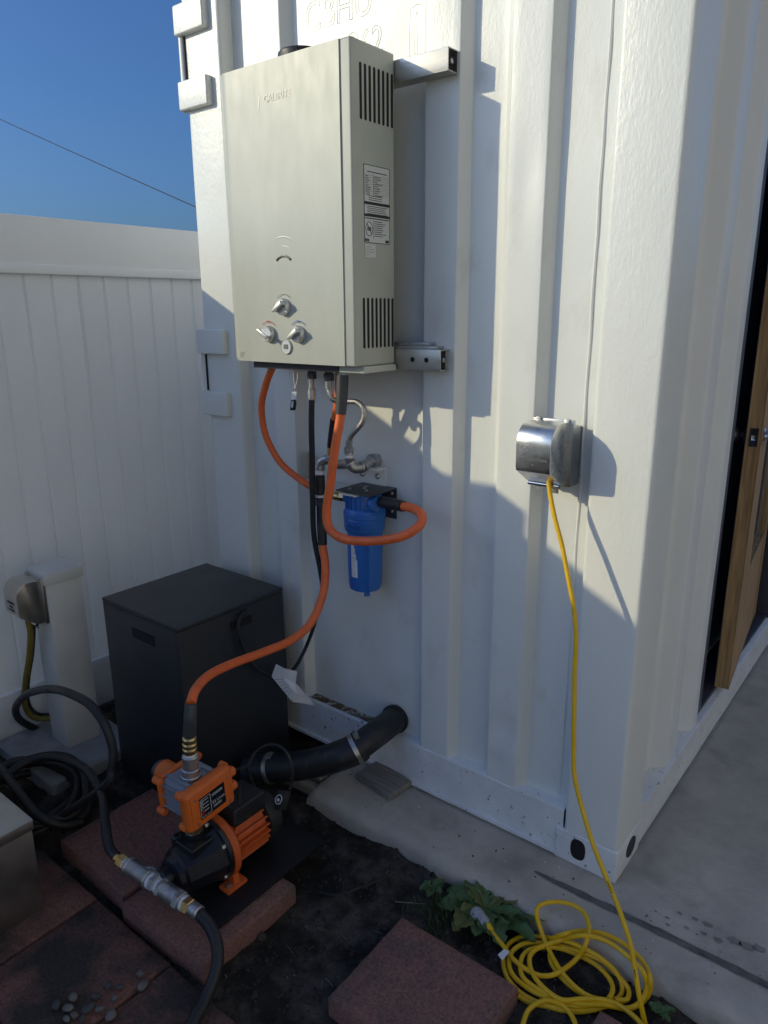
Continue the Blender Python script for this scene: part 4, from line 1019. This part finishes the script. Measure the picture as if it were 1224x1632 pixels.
b = B(); b.tube([pg[0], pg[1], pg[2], ml[1]], .0042, 8, 6); b.out('flex', M_RUB, t)

# ================================================================== stainless box at the left edge
t = thing('metal_box', (-1.35, -1.15, -.06), 'brushed stainless steel box with folded lid at the left edge', 'box')
b = B(); b.box(-1.70, -1.152, -1.40, -.958, -.075, .205, .003); b.out('box_body', M_DULLSS, t)
b = B(); b.box(-1.704, -1.147, -1.404, -.954, .2055, .236, .004); b.out('box_lid', M_DULLSS, t)

# ================================================================== pavers
def paver(x0, x1, y0, y1, zt, th, rz, m, label, tiltx=0.0):
    b = B(); cx, cy = (x0 + x1) / 2, (y0 + y1) / 2; hx, hy = (x1 - x0) / 2, (y1 - y0) / 2
    N = 12; top = []
    pr = [(-1, -th), (-1, -.010), (-.985, -.003), (-.955, 0)]
    M = Matrix.Translation((cx, cy, zt)) @ Matrix.Rotation(R(rz), 4, 'Z') @ Matrix.Rotation(R(tiltx), 4, 'X')
    def P_(u, v, z):
        n1 = noise.noise((u * 9 + cx * 13, v * 9 + cy * 7, 3)); n2 = noise.noise((u * 23 + cx * 5, v * 23 + cy * 3, 8))
        e = max(abs(u), abs(v))
        return M @ Vector((u * hx + .003 * n1 * e, v * hy + .003 * n2 * e, z + .0015 * n1 - (.006 * max(0, n2 - .2) if e > .95 else 0)))
    ring = lambda s_: [(-s_ + 2 * s_ * i / N, -s_) for i in range(N)] + [(s_, -s_ + 2 * s_ * i / N) for i in range(N)] + [(s_ - 2 * s_ * i / N, s_) for i in range(N)] + [(-s_, s_ - 2 * s_ * i / N) for i in range(N)]
    prev = None
    for (s_, z) in ((1, -th), (1, -.009), (.985, -.003), (.95, 0), (.66, 0), (.33, 0)):
        rg = [b.bm.verts.new(P_(u, v, z)) for u, v in ring(s_)]
        if prev:
            for i in range(4 * N): b.face((prev[i], prev[(i + 1) % (4 * N)], rg[(i + 1) % (4 * N)], rg[i]))
        prev = rg
    b.face(prev)
    return tag(b.out('paver', m, None, True, 50), label, 'paver', 'square red concrete pavers')
paver(-1.322, -.992, -.822, -.515, -.002, .06, -1, M_PAV, 'soiled square red paver under the left side of the pump')
paver(-.980, -.662, -.838, -.524, -.002, .06, 1.5, M_PAV, 'square red paver under the black pump base plate')
paver(-.376, -.052, -.706, -.428, .0, .058, 1.0, M_PAV, 'loose square red paver lying alone on the soil by the yellow cord')
paver(.112, .43, -.67, -.362, -.004, .055, 0, M_PAV, 'red paver corner poking out under the yellow cord at the bottom edge')
PX = [(-1.2981, -0.8328, -0.035), (-1.0694, -0.848, -0.035), (-0.7469, -0.8599, -0.035), (-0.5186, -0.8589, -0.035)]
e0_, e1_, e2_, ey = PX[0][0], PX[1][0], PX[2][0], (PX[1][1] + PX[2][1]) / 2
w_ = e2_ - e1_
paver(e1_ - w_, e1_ - .006, ey - w_, ey, -.035, .05, 0, M_PAVD, 'sunken red paver in front of the metal box')
paver(e1_, e2_ - .006, ey - w_, ey, -.037, .05, 0, M_PAVD, 'sunken red paver between the feed hose and the metal box')
paver(e2_, e2_ + w_ - .006, ey - w_ - .003, ey - .003, -.036, .05, 0, M_PAVD, 'sunken red paver crossed by the thick feed hose')
paver(e1_ - w_, e1_ - .006, ey - 2 * w_ - .006, ey - w_ - .006, -.038, .05, 0, M_PAVD, 'sunken red paver at the bottom left corner under the box')
paver(e1_, e2_ - .006, ey - 2 * w_ - .006, ey - w_ - .006, -.036, .05, 0, M_PAVD, 'sunken red paver partly under the pebbles')

# pebbles on the sunken pavers
random.seed(11)
PB = [(-0.7753, -0.9212, -0.03), (-0.7426, -0.9365, -0.03), (-0.7668, -0.9932, -0.03), (-0.7671, -1.0285, -0.03), (-0.7329, -1.0228, -0.03), (-0.841, -1.0515, -0.03), (-0.8254, -1.0719, -0.03), (-0.7992, -1.0725, -0.03), (-0.8041, -1.0874, -0.03), (-0.854, -1.0842, -0.03), (-0.7879, -1.0449, -0.03), (-0.7823, -0.9704, -0.03), (-0.8061, -0.9844, -0.03), (-0.8028, -1.0182, -0.03), (-0.7766, -1.067, -0.03)]
PS = [.9, 1.15, .75, .85, 1.25, 1.0, 1.0, .85, .8, 1.1, 1.2, .8, .7, .8, .8]
PN = ['uppermost pale pebble of the scatter on the sunken paver', 'flat oval grey pebble second from the top of the scatter', 'small brownish pebble in the middle of the scatter', 'pale pebble just left of the ribbed round one', 'largest round pale pebble at the lower right of the scatter',
      'pale pebble at the upper left of the cluster', 'bright pebble in the left cluster above two others', 'pale pebble in the left cluster near the frame edge', 'lowest left pale pebble of the cluster', 'dark pebble at the left end of the scatter',
      'dark broad pebble in the centre of the scatter', 'dark pebble below the uppermost pale one', 'small dark pebble left of the uppermost ones', 'small dark pebble above the central dark one', 'small dark pebble at the bottom of the scatter']
for i, (p, s_, lb_) in enumerate(zip(PB, PS, PN)):
    b = B(); bmesh.ops.create_icosphere(b.bm, subdivisions=2, radius=1.0)
    ax_, ay_, az_ = .0125 * s_ * random.uniform(.9, 1.2), .0095 * s_ * random.uniform(.8, 1.1), .0065 * s_
    rz = Matrix.Rotation(random.uniform(0, 3), 3, 'Z')
    for v in b.bm.verts:
        d = 1 + .18 * noise.noise(v.co * 1.3 + Vector((i * 3.1, 0, 0)))
        v.co = rz @ Vector((v.co.x * ax_ * d, v.co.y * ay_ * d, v.co.z * az_ * d)) + Vector((p[0], p[1], -.033 + az_ * .8))
    tag(b.out('pebble', M_PEBD if 'dark' in lb_ else M_PEB, None, True, 90), lb_, 'pebble', 'river pebbles on the sunken pavers')

# soil crumbs and small stones (uncountable)
random.seed(5)
vs, fs = [], []
tmp = bmesh.new(); bmesh.ops.create_icosphere(tmp, subdivisions=1, radius=1.0); tmp.verts.ensure_lookup_table()
tv = [v.co.copy() for v in tmp.verts]; tf = [[v.index for v in f.verts] for f in tmp.faces]; tmp.free()
def soilz(x, y): return -.06 + .020 * (noise.noise((x * 5, y * 5, 1.3)) - .15) + .010 * noise.noise((x * 17, y * 17, 4.1)) + .005 * noise.noise((x * 40, y * 40, 7.1))
def crumbs(n, x0, x1, y0, y1, r0, r1, name, m, onslab=False):
    vs, fs = [], []
    for k in range(n):
        x, y = random.uniform(x0, x1), random.uniform(y0, y1); r_ = r0 + (r1 - r0) * random.random() ** 3
        z = (.001 if onslab else soilz(x, y)) + r_ * .25
        o = len(vs); ph = random.uniform(0, 50); sq = random.uniform(.5, .9)
        for c_ in tv:
            d = 1 + .45 * noise.noise(c_ * 1.4 + Vector((ph, 0, 0)))
            vs.append((x + c_.x * r_ * d, y + c_.y * r_ * d, z + c_.z * r_ * d * sq))
        fs += [[o + q for q in f] for f in tf]
    me = bpy.data.meshes.new(name); me.from_pydata(vs, [], fs)
    o = link(name, me, m, None, False); o['kind'] = 'stuff'; return o
crumbs(4200, -.9, .7, -.95, -.20, .0015, .007, 'soil_crumbs', M_CLOD)
crumbs(700, -2.0, -.7, -1.0, .0, .002, .009, 'soil_crumbs', M_CLOD)
crumbs(60, -.9, .7, -.95, -.22, .008, .017, 'soil_clods', M_SOIL)
o = crumbs(130, -.75, .6, -.7, -.22, .0012, .0035, 'pale_grit', M_PEB)
o = crumbs(110, -.88, .6, -.19, -.02, .0008, .0030, 'slab_grit', M_CLOD, True)
o = crumbs(16, -.85, .3, -.19, -.02, .0012, .0032, 'slab_chips', M_TAPE, True)

b = B()
for k in range(90):
    x, y = random.uniform(-.85, .6), random.uniform(-.9, -.24); z = soilz(x, y) + .003; a = random.uniform(0, 6.3); L_ = random.uniform(.006, .030)
    d = Vector((math.cos(a), math.sin(a), random.uniform(-.05, .25))); p = Vector((x, y, z))
    b.tube([p, p + d * L_ * .5 + Vector((0, 0, .002)), p + d * L_], random.uniform(.0005, .0011), 4, 2)
o = b.out('dry_litter', M_DRYG, None); o['kind'] = 'stuff'
# thin black wires and roots trailing over the soil
wires = [[(-0.7621, -0.3384, -0.045), (-0.6996, -0.3531, -0.045), (-0.6239, -0.3911, -0.04), (-0.5767, -0.4316, -0.045), (-0.5959, -0.4535, -0.045), (-0.6309, -0.4646, -0.05)], [(-0.5753, -0.4333, -0.045), (-0.5544, -0.4004, -0.04), (-0.5325, -0.3483, -0.045), (-0.5067, -0.299, -0.035), (-0.5008, -0.2356, -0.045), (-0.463, -0.2433, -0.045), (-0.4069, -0.2638, -0.045), (-0.3522, -0.2555, -0.05)]]
for w_i, lb_ in zip(wires, ('short thin black wire curling on the soil right of the pump', 'long thin black wire wandering over the soil towards the weed')):
    b = B(); b.tube(w_i, .0024, 6, 5); tag(b.out('loose_wire', M_RUB, None), lb_, 'wire')
b = B(); b.tube([(-0.4512, -0.3641, -0.05), (-0.4166, -0.349, -0.045), (-0.382, -0.3204, -0.05)], .0014, 5, 4); tag(b.out('dry_twig', M_DRYG, None), 'thin pale twig on the soil left of the loose paver', 'twig')

# ================================================================== yellow extension cord
t = thing('extension_cord', (.02, -.36, -.05), 'yellow extension cord dropping from the shiny outlet into a coil on the soil', 'cord')
drop = [(-0.2273, -0.055, 1.0931), (-0.2201, -0.058, 1.0518), (-0.1968, -0.068, 0.9882), (-0.1705, -0.078, 0.9255), (-0.144, -0.09, 0.8483), (-0.1205, -0.1, 0.778), (-0.1077, -0.108, 0.7122), (-0.1017, -0.118, 0.62), (-0.0875, -0.13, 0.5133), (-0.0764, -0.145, 0.402), (-0.0506, -0.16, 0.3348), (-0.0082, -0.185, 0.2691), (0.0424, -0.215, 0.2112), (0.092, -0.245, 0.166), (0.1315, -0.27, 0.1152), (0.1507, -0.285, 0.0712), (0.1717, -0.3, 0.0207)]
tail = [(0.1945, -0.3042, -0.05), (0.203, -0.3213, -0.05), (0.2015, -0.3342, -0.05)]
b = B(); b.tube(drop + tail, .0056, 12, 6); b.out('drop', M_YEL, t)
b = B()
for k0 in (12.3, 15.1):
    for q in range(5):
        f_ = k0 + q * .07; i_ = int(f_); p_ = Vector(drop[i_]).lerp(Vector(drop[i_ + 1]), f_ - i_); d_ = (Vector(drop[i_ + 1]) - Vector(drop[i_])).normalized()
        c_ = (Vector((.5237, -1.6228, 1.4657)) - p_); c_ = (c_ - d_ * c_.dot(d_)).normalized()
        b.obox(p_ + c_ * .0053, d_, c_, d_.cross(c_), .0016, .0006, .0012)
b.out('cord_print', M_INK, t)
loopA = [(-0.1924, -0.3061, -0.034), (-0.1519, -0.324, -0.034), (-0.1093, -0.344, -0.034), (-0.0637, -0.3481, -0.034), (-0.0309, -0.3379, -0.034), (-0.0077, -0.3086, -0.034), (0.0077, -0.252, -0.034), (0.0233, -0.2381, 0.0085), (0.0157, -0.2018, 0.023), (-0.0112, -0.1661, 0.023), (-0.0472, -0.1583, 0.023), (-0.0843, -0.174, 0.023), (-0.1088, -0.2019, 0.023), (-0.11, -0.2307, 0.023), (-0.0962, -0.2362, -0.0144), (-0.0594, -0.2633, -0.034), (-0.0062, -0.3029, -0.034), (0.0392, -0.3219, -0.034), (0.0721, -0.325, -0.034), (0.102, -0.3134, -0.034)]
loopB = [(0.0981, -0.3012, -0.048), (0.1187, -0.2807, -0.048), (0.1202, -0.2479, -0.048), (0.1034, -0.2361, -0.0268), (0.0688, -0.2374, -0.0081), (0.0159, -0.2379, -0.0038), (-0.0343, -0.237, -0.0147), (-0.0862, -0.2353, -0.0405), (-0.129, -0.2565, -0.048), (-0.1471, -0.3031, -0.048), (-0.1322, -0.3513, -0.048), (-0.1027, -0.3849, -0.048), (-0.0655, -0.3993, -0.048), (-0.0243, -0.3985, -0.048), (0.0212, -0.3842, -0.048), (0.0661, -0.3621, -0.048), (0.0993, -0.3228, -0.048), (0.118, -0.2839, -0.048)]
loopC = [(0.1197, -0.2892, -0.042), (0.1393, -0.2712, -0.042), (0.133, -0.2445, -0.042), (0.1095, -0.2354, -0.0329), (0.0729, -0.2367, -0.0133), (0.0245, -0.2364, -0.0174), (-0.0254, -0.2355, -0.0324), (-0.0722, -0.2454, -0.042), (-0.1135, -0.2778, -0.042), (-0.1266, -0.3185, -0.042), (-0.1146, -0.3561, -0.042), (-0.0857, -0.3785, -0.042), (-0.0366, -0.3833, -0.042), (0.0084, -0.3751, -0.042), (0.0471, -0.3643, -0.042), (0.0846, -0.3347, -0.042), (0.1072, -0.2964, -0.042)]
loopD = [(0.1086, -0.3008, -0.037), (0.1063, -0.2711, -0.037), (0.0873, -0.2481, -0.037), (0.0497, -0.2351, -0.0349), (0.0002, -0.235, -0.036), (-0.0459, -0.2461, -0.037), (-0.0836, -0.2757, -0.037), (-0.0992, -0.3119, -0.037), (-0.0895, -0.3479, -0.037), (-0.0681, -0.3703, -0.037), (-0.0328, -0.3751, -0.037), (0.0138, -0.3702, -0.037), (0.0617, -0.3541, -0.037), (0.1055, -0.3212, -0.037), (0.1516, -0.295, -0.037), (0.1681, -0.2539, -0.037), (0.1696, -0.2368, -0.0091), (0.1541, -0.234, 0.02), (0.1179, -0.2181, 0.02), (0.075, -0.2086, 0.02), (0.0367, -0.2138, 0.02), (0.0038, -0.233, 0.02), (-0.0348, -0.2366, -0.0114)]
loopE = [(-0.0349, -0.2362, -0.0117), (-0.0667, -0.2576, -0.031), (-0.0831, -0.2946, -0.031), (-0.0778, -0.3256, -0.031), (-0.0499, -0.3546, -0.031), (-0.011, -0.37, -0.031), (0.0301, -0.3717, -0.031), (0.0643, -0.3433, -0.031), (0.1024, -0.3148, -0.031), (0.1402, -0.3055, -0.031), (0.1807, -0.3156, -0.031), (0.2092, -0.3359, -0.031), (0.2115, -0.3525, -0.031)]
loopF = [(-0.0527, -0.267, -0.044), (-0.0381, -0.2878, -0.044), (-0.008, -0.3067, -0.044), (0.03, -0.3179, -0.044), (0.0624, -0.319, -0.044)]
loopG = [(-0.0603, -0.4089, -0.05), (-0.0319, -0.4075, -0.05), (0.001, -0.3919, -0.05), (0.041, -0.3756, -0.05), (0.0814, -0.3438, -0.05), (0.1113, -0.305, -0.05), (0.1484, -0.2836, -0.05), (0.1665, -0.2514, -0.05), (0.1759, -0.236, -0.0288), (0.1749, -0.2349, 0.007), (0.1521, -0.2039, 0.007), (0.1183, -0.185, 0.007), (0.0756, -0.1773, 0.007), (0.0331, -0.1834, 0.007), (-0.0068, -0.2073, 0.007), (-0.0348, -0.2389, 0.0053), (-0.0686, -0.2357, -0.0351)]
loopH = [(-0.0043, -0.5061, -0.038), (-0.0153, -0.4722, -0.038), (-0.02, -0.4315, -0.038), (-0.0036, -0.3921, -0.038), (0.0255, -0.3779, -0.038), (0.0514, -0.3828, -0.038), (0.0753, -0.4014, -0.038), (0.0948, -0.4281, -0.038)]
for k, lpz in enumerate((loopA, loopB, loopC, loopD, loopE, loopF, loopG, loopH)):
    if k == 0: b = B()
    b.tube(lpz, .0056, 10, 5)
b.out('coil', M_YEL, t)
pl_ = [(-0.1924, -0.3061, -0.034), (-0.2095, -0.2971, -0.034), (-0.2376, -0.2864, -0.034), (-0.2589, -0.2797, -0.034)]
b = B(); b.lathe([(.009, 0), (.011, .012), (.0125, .016), (.0125, .018)], pl_[0], Vector(pl_[1]) - Vector(pl_[0]), 16); b.out('strain_relief', M_YEL, t)
b = B(); d = (Vector(pl_[3]) - Vector(pl_[1])); b.lathe([(.012, 0), (.016, .006), (.017, .022), (.019, .034), (.019, d.length - .004), (.017, d.length)], pl_[1], d, 20); b.out('socket_end', M_CLEAR, t)
wp = [(-0.1351, -0.3428, -0.02), (-0.1393, -0.3667, -0.02), (-0.1237, -0.3747, -0.02), (-0.1212, -0.3437, -0.02)]
b = B(); b.quad(*wp); o = b.out('cord_label', M_PAPER, t, False); so = o.modifiers.new('s', 'SOLIDIFY'); so.thickness = .0015

# ================================================================== weed beside the slab
random.seed(21)
wc = Vector((-.245, -.245, -.052))
t = thing('weed', wc, 'green broad leaved weed growing at the slab edge by the loose paver', 'weed')
def leaf(az, L_, W_, lift, droop, seedv, lm=None):
    b = B(); d = Vector((math.cos(az), math.sin(az), 0)); s_ = Vector((-d.y, d.x, 0))
    N = 14; rows = []
    for i in range(N + 1):
        q = i / N
        c_ = wc + d * (L_ * q * (1 - .12 * q * droop)) + Z * (L_ * (lift * .62 * q - droop * .55 * q * q) + .012)
        w = W_ * (max(.05, math.sin(math.pi * min(1, (q * .92 + .04)) ** .85)) ** .8) * (.35 + .65 * min(1, q * 2.2))
        lob = 1 + .30 * math.sin(q * 19 + seedv) * (1 - q * .6) + .16 * math.sin(q * 47 + seedv * 2)
        if i == N: w = .001
        rows.append([b.bm.verts.new(c_ + s_ * (w * k / 2 * lob) + Z * (abs(k) * w * .22 + .004 * noise.noise((q * 5, k, seedv)))) for k in (-2, -1, 0, 1, 2)])
    for A, C in zip(rows, rows[1:]):
        for k in range(4): b.face((A[k], A[k + 1], C[k + 1], C[k]))
    return b.out('leaf', lm or M_LEAF, t, True, 80)
LV = [(75, .15, .030, .60, .34), (20, .20, .034, .42, .36), (-8, .16, .030, .30, .25), (48, .14, .026, .7, .45), (110, .15, .026, .6, .40), (150, .12, .026, .5, .4), (185, .12, .030, .35, .35),
      (215, .13, .034, .25, .25), (255, .12, .034, .30, .35), (-40, .13, .032, .35, .4), (-75, .10, .030, .35, .4), (130, .10, .022, .8, .5), (5, .13, .02, .75, .6), (170, .08, .02, .8, .5), (300, .09, .028, .4, .3)]
for i, (a, L_, W_, li, dr) in enumerate(LV): leaf(R(a), L_, W_, li, dr, i * 1.7, M_LEAF2 if i % 5 == 3 else M_LEAF)
for (wx, wy, sc_, lb_) in ((-.395, -.275, .38, 'tiny weed seedling in the soil left of the broad leaved weed'), (-.115, -.262, .45, 'small weed seedling between the broad leaved weed and the cord coil'), (.21, -.262, .30, 'tiny weed seedling at the slab edge right of the cord coil')):
    wc = Vector((wx, wy, soilz(wx, wy) + .002)); t = thing('weed_seedling', wc, lb_, 'weed', 'weed seedlings along the slab edge')
    for i in range(6): leaf(random.uniform(0, 6.28), .11 * sc_ * random.uniform(.6, 1.2), .03 * sc_, .55, .4, i * 2.3 + wx * 40, M_LEAF)
# grass blades (uncountable)
b = B(); random.seed(8)
def blades(n, cx, cy, rx, ry, h0, h1, zf):
    for k in range(n):
        x, y = cx + random.gauss(0, rx), cy + random.gauss(0, ry); z = zf(x, y); h = random.uniform(h0, h1); a = random.uniform(0, 6.28); ln = random.uniform(.1, .8) * h
        w = random.uniform(.0008, .0018); s_ = Vector((-math.sin(a), math.cos(a), 0)) * w; d = Vector((math.cos(a), math.sin(a), 0))
        p0, p1, p2 = Vector((x, y, z - .004)), Vector((x, y, z + h * .6)) + d * ln * .35, Vector((x, y, z + h)) + d * ln
        v = [b.bm.verts.new(q) for q in (p0 - s_, p0 + s_, p1 + s_ * .8, p1 - s_ * .8, p2)]
        b.face((v[0], v[1], v[2], v[3])); b.face((v[3], v[2], v[4]))
blades(150, -.34, -.335, .035, .04, .02, .07, soilz)
blades(60, -.20, -.30, .05, .04, .01, .03, soilz)
blades(120, -1.97, -.76, .03, .05, .01, .045, lambda x, y: -.05)
o = b.out('grass', M_GRASS, None, False); o['kind'] = 'stuff'

# ================================================================== house added unseen right of frame, to bounce warm sun into the shade
t = thing('bounce_building', (4.0, -1.5, 0), 'added unseen two storey cream stucco house across the concrete yard facing the container', 'bounce_building')
M_STUC = mat('cream_stucco', (.57, .545, .50), .85, var=.06, vscale=3, bump=.003, bscale=60)
b = B(); b.box(4.0, 9.0, -7.5, 3.6, -.05, 5.8, .01); b.out('wall', M_STUC, t)
b = B(); b.prism([(3.8, 5.8), (9.2, 5.8), (6.5, 7.2)], (0, -7.9, 0), X, Z, (0, 11.9, 0)); b.out('roof', mat('grey_shingle', (.16, .15, .14), .9, var=.2, vscale=20), t)
for (y0, y1, z0, z1) in ((-6.2, -4.9, .9, 2.1), (.8, 2.2, .9, 2.1), (-6.2, -4.9, 3.7, 4.9), (-1.6, -.2, 3.7, 4.9)):
    b = B(); b.box(3.97, 4.0, y0 - .07, y1 + .07, z0 - .07, z1 + .07, .005); wf = b.out('window', M_VINYL, t)
    b = B(); b.box(3.955, 3.969, y0, y1, z0, z1); b.out('pane', M_GLASS, wf)
b = B(); b.box(3.96, 4.0, -3.4, -2.45, 0, 2.05, .005); dr = b.out('door', M_VINYL, t)
b = B(); b.lathe([(.02, 0), (.028, .03), (.02, .05)], (3.96, -3.3, 1.0), (-1, 0, 0), 14); b.out('handle', M_GALV, dr)

# ================================================================== utility wire in the sky
ua, ub = Vector((-48.9573, 9.0, 16.7982)), Vector((-4.3871, 9.0, 0.5592))
b = B(); b.tube([ua.lerp(ub, k / 12) - Z * (.18 * math.sin(math.pi * k / 12)) for k in range(13)], .010, 6, 3)
tag(b.out('utility_wire', M_WIRE, None), 'thin dark overhead wire crossing the blue sky', 'wire')
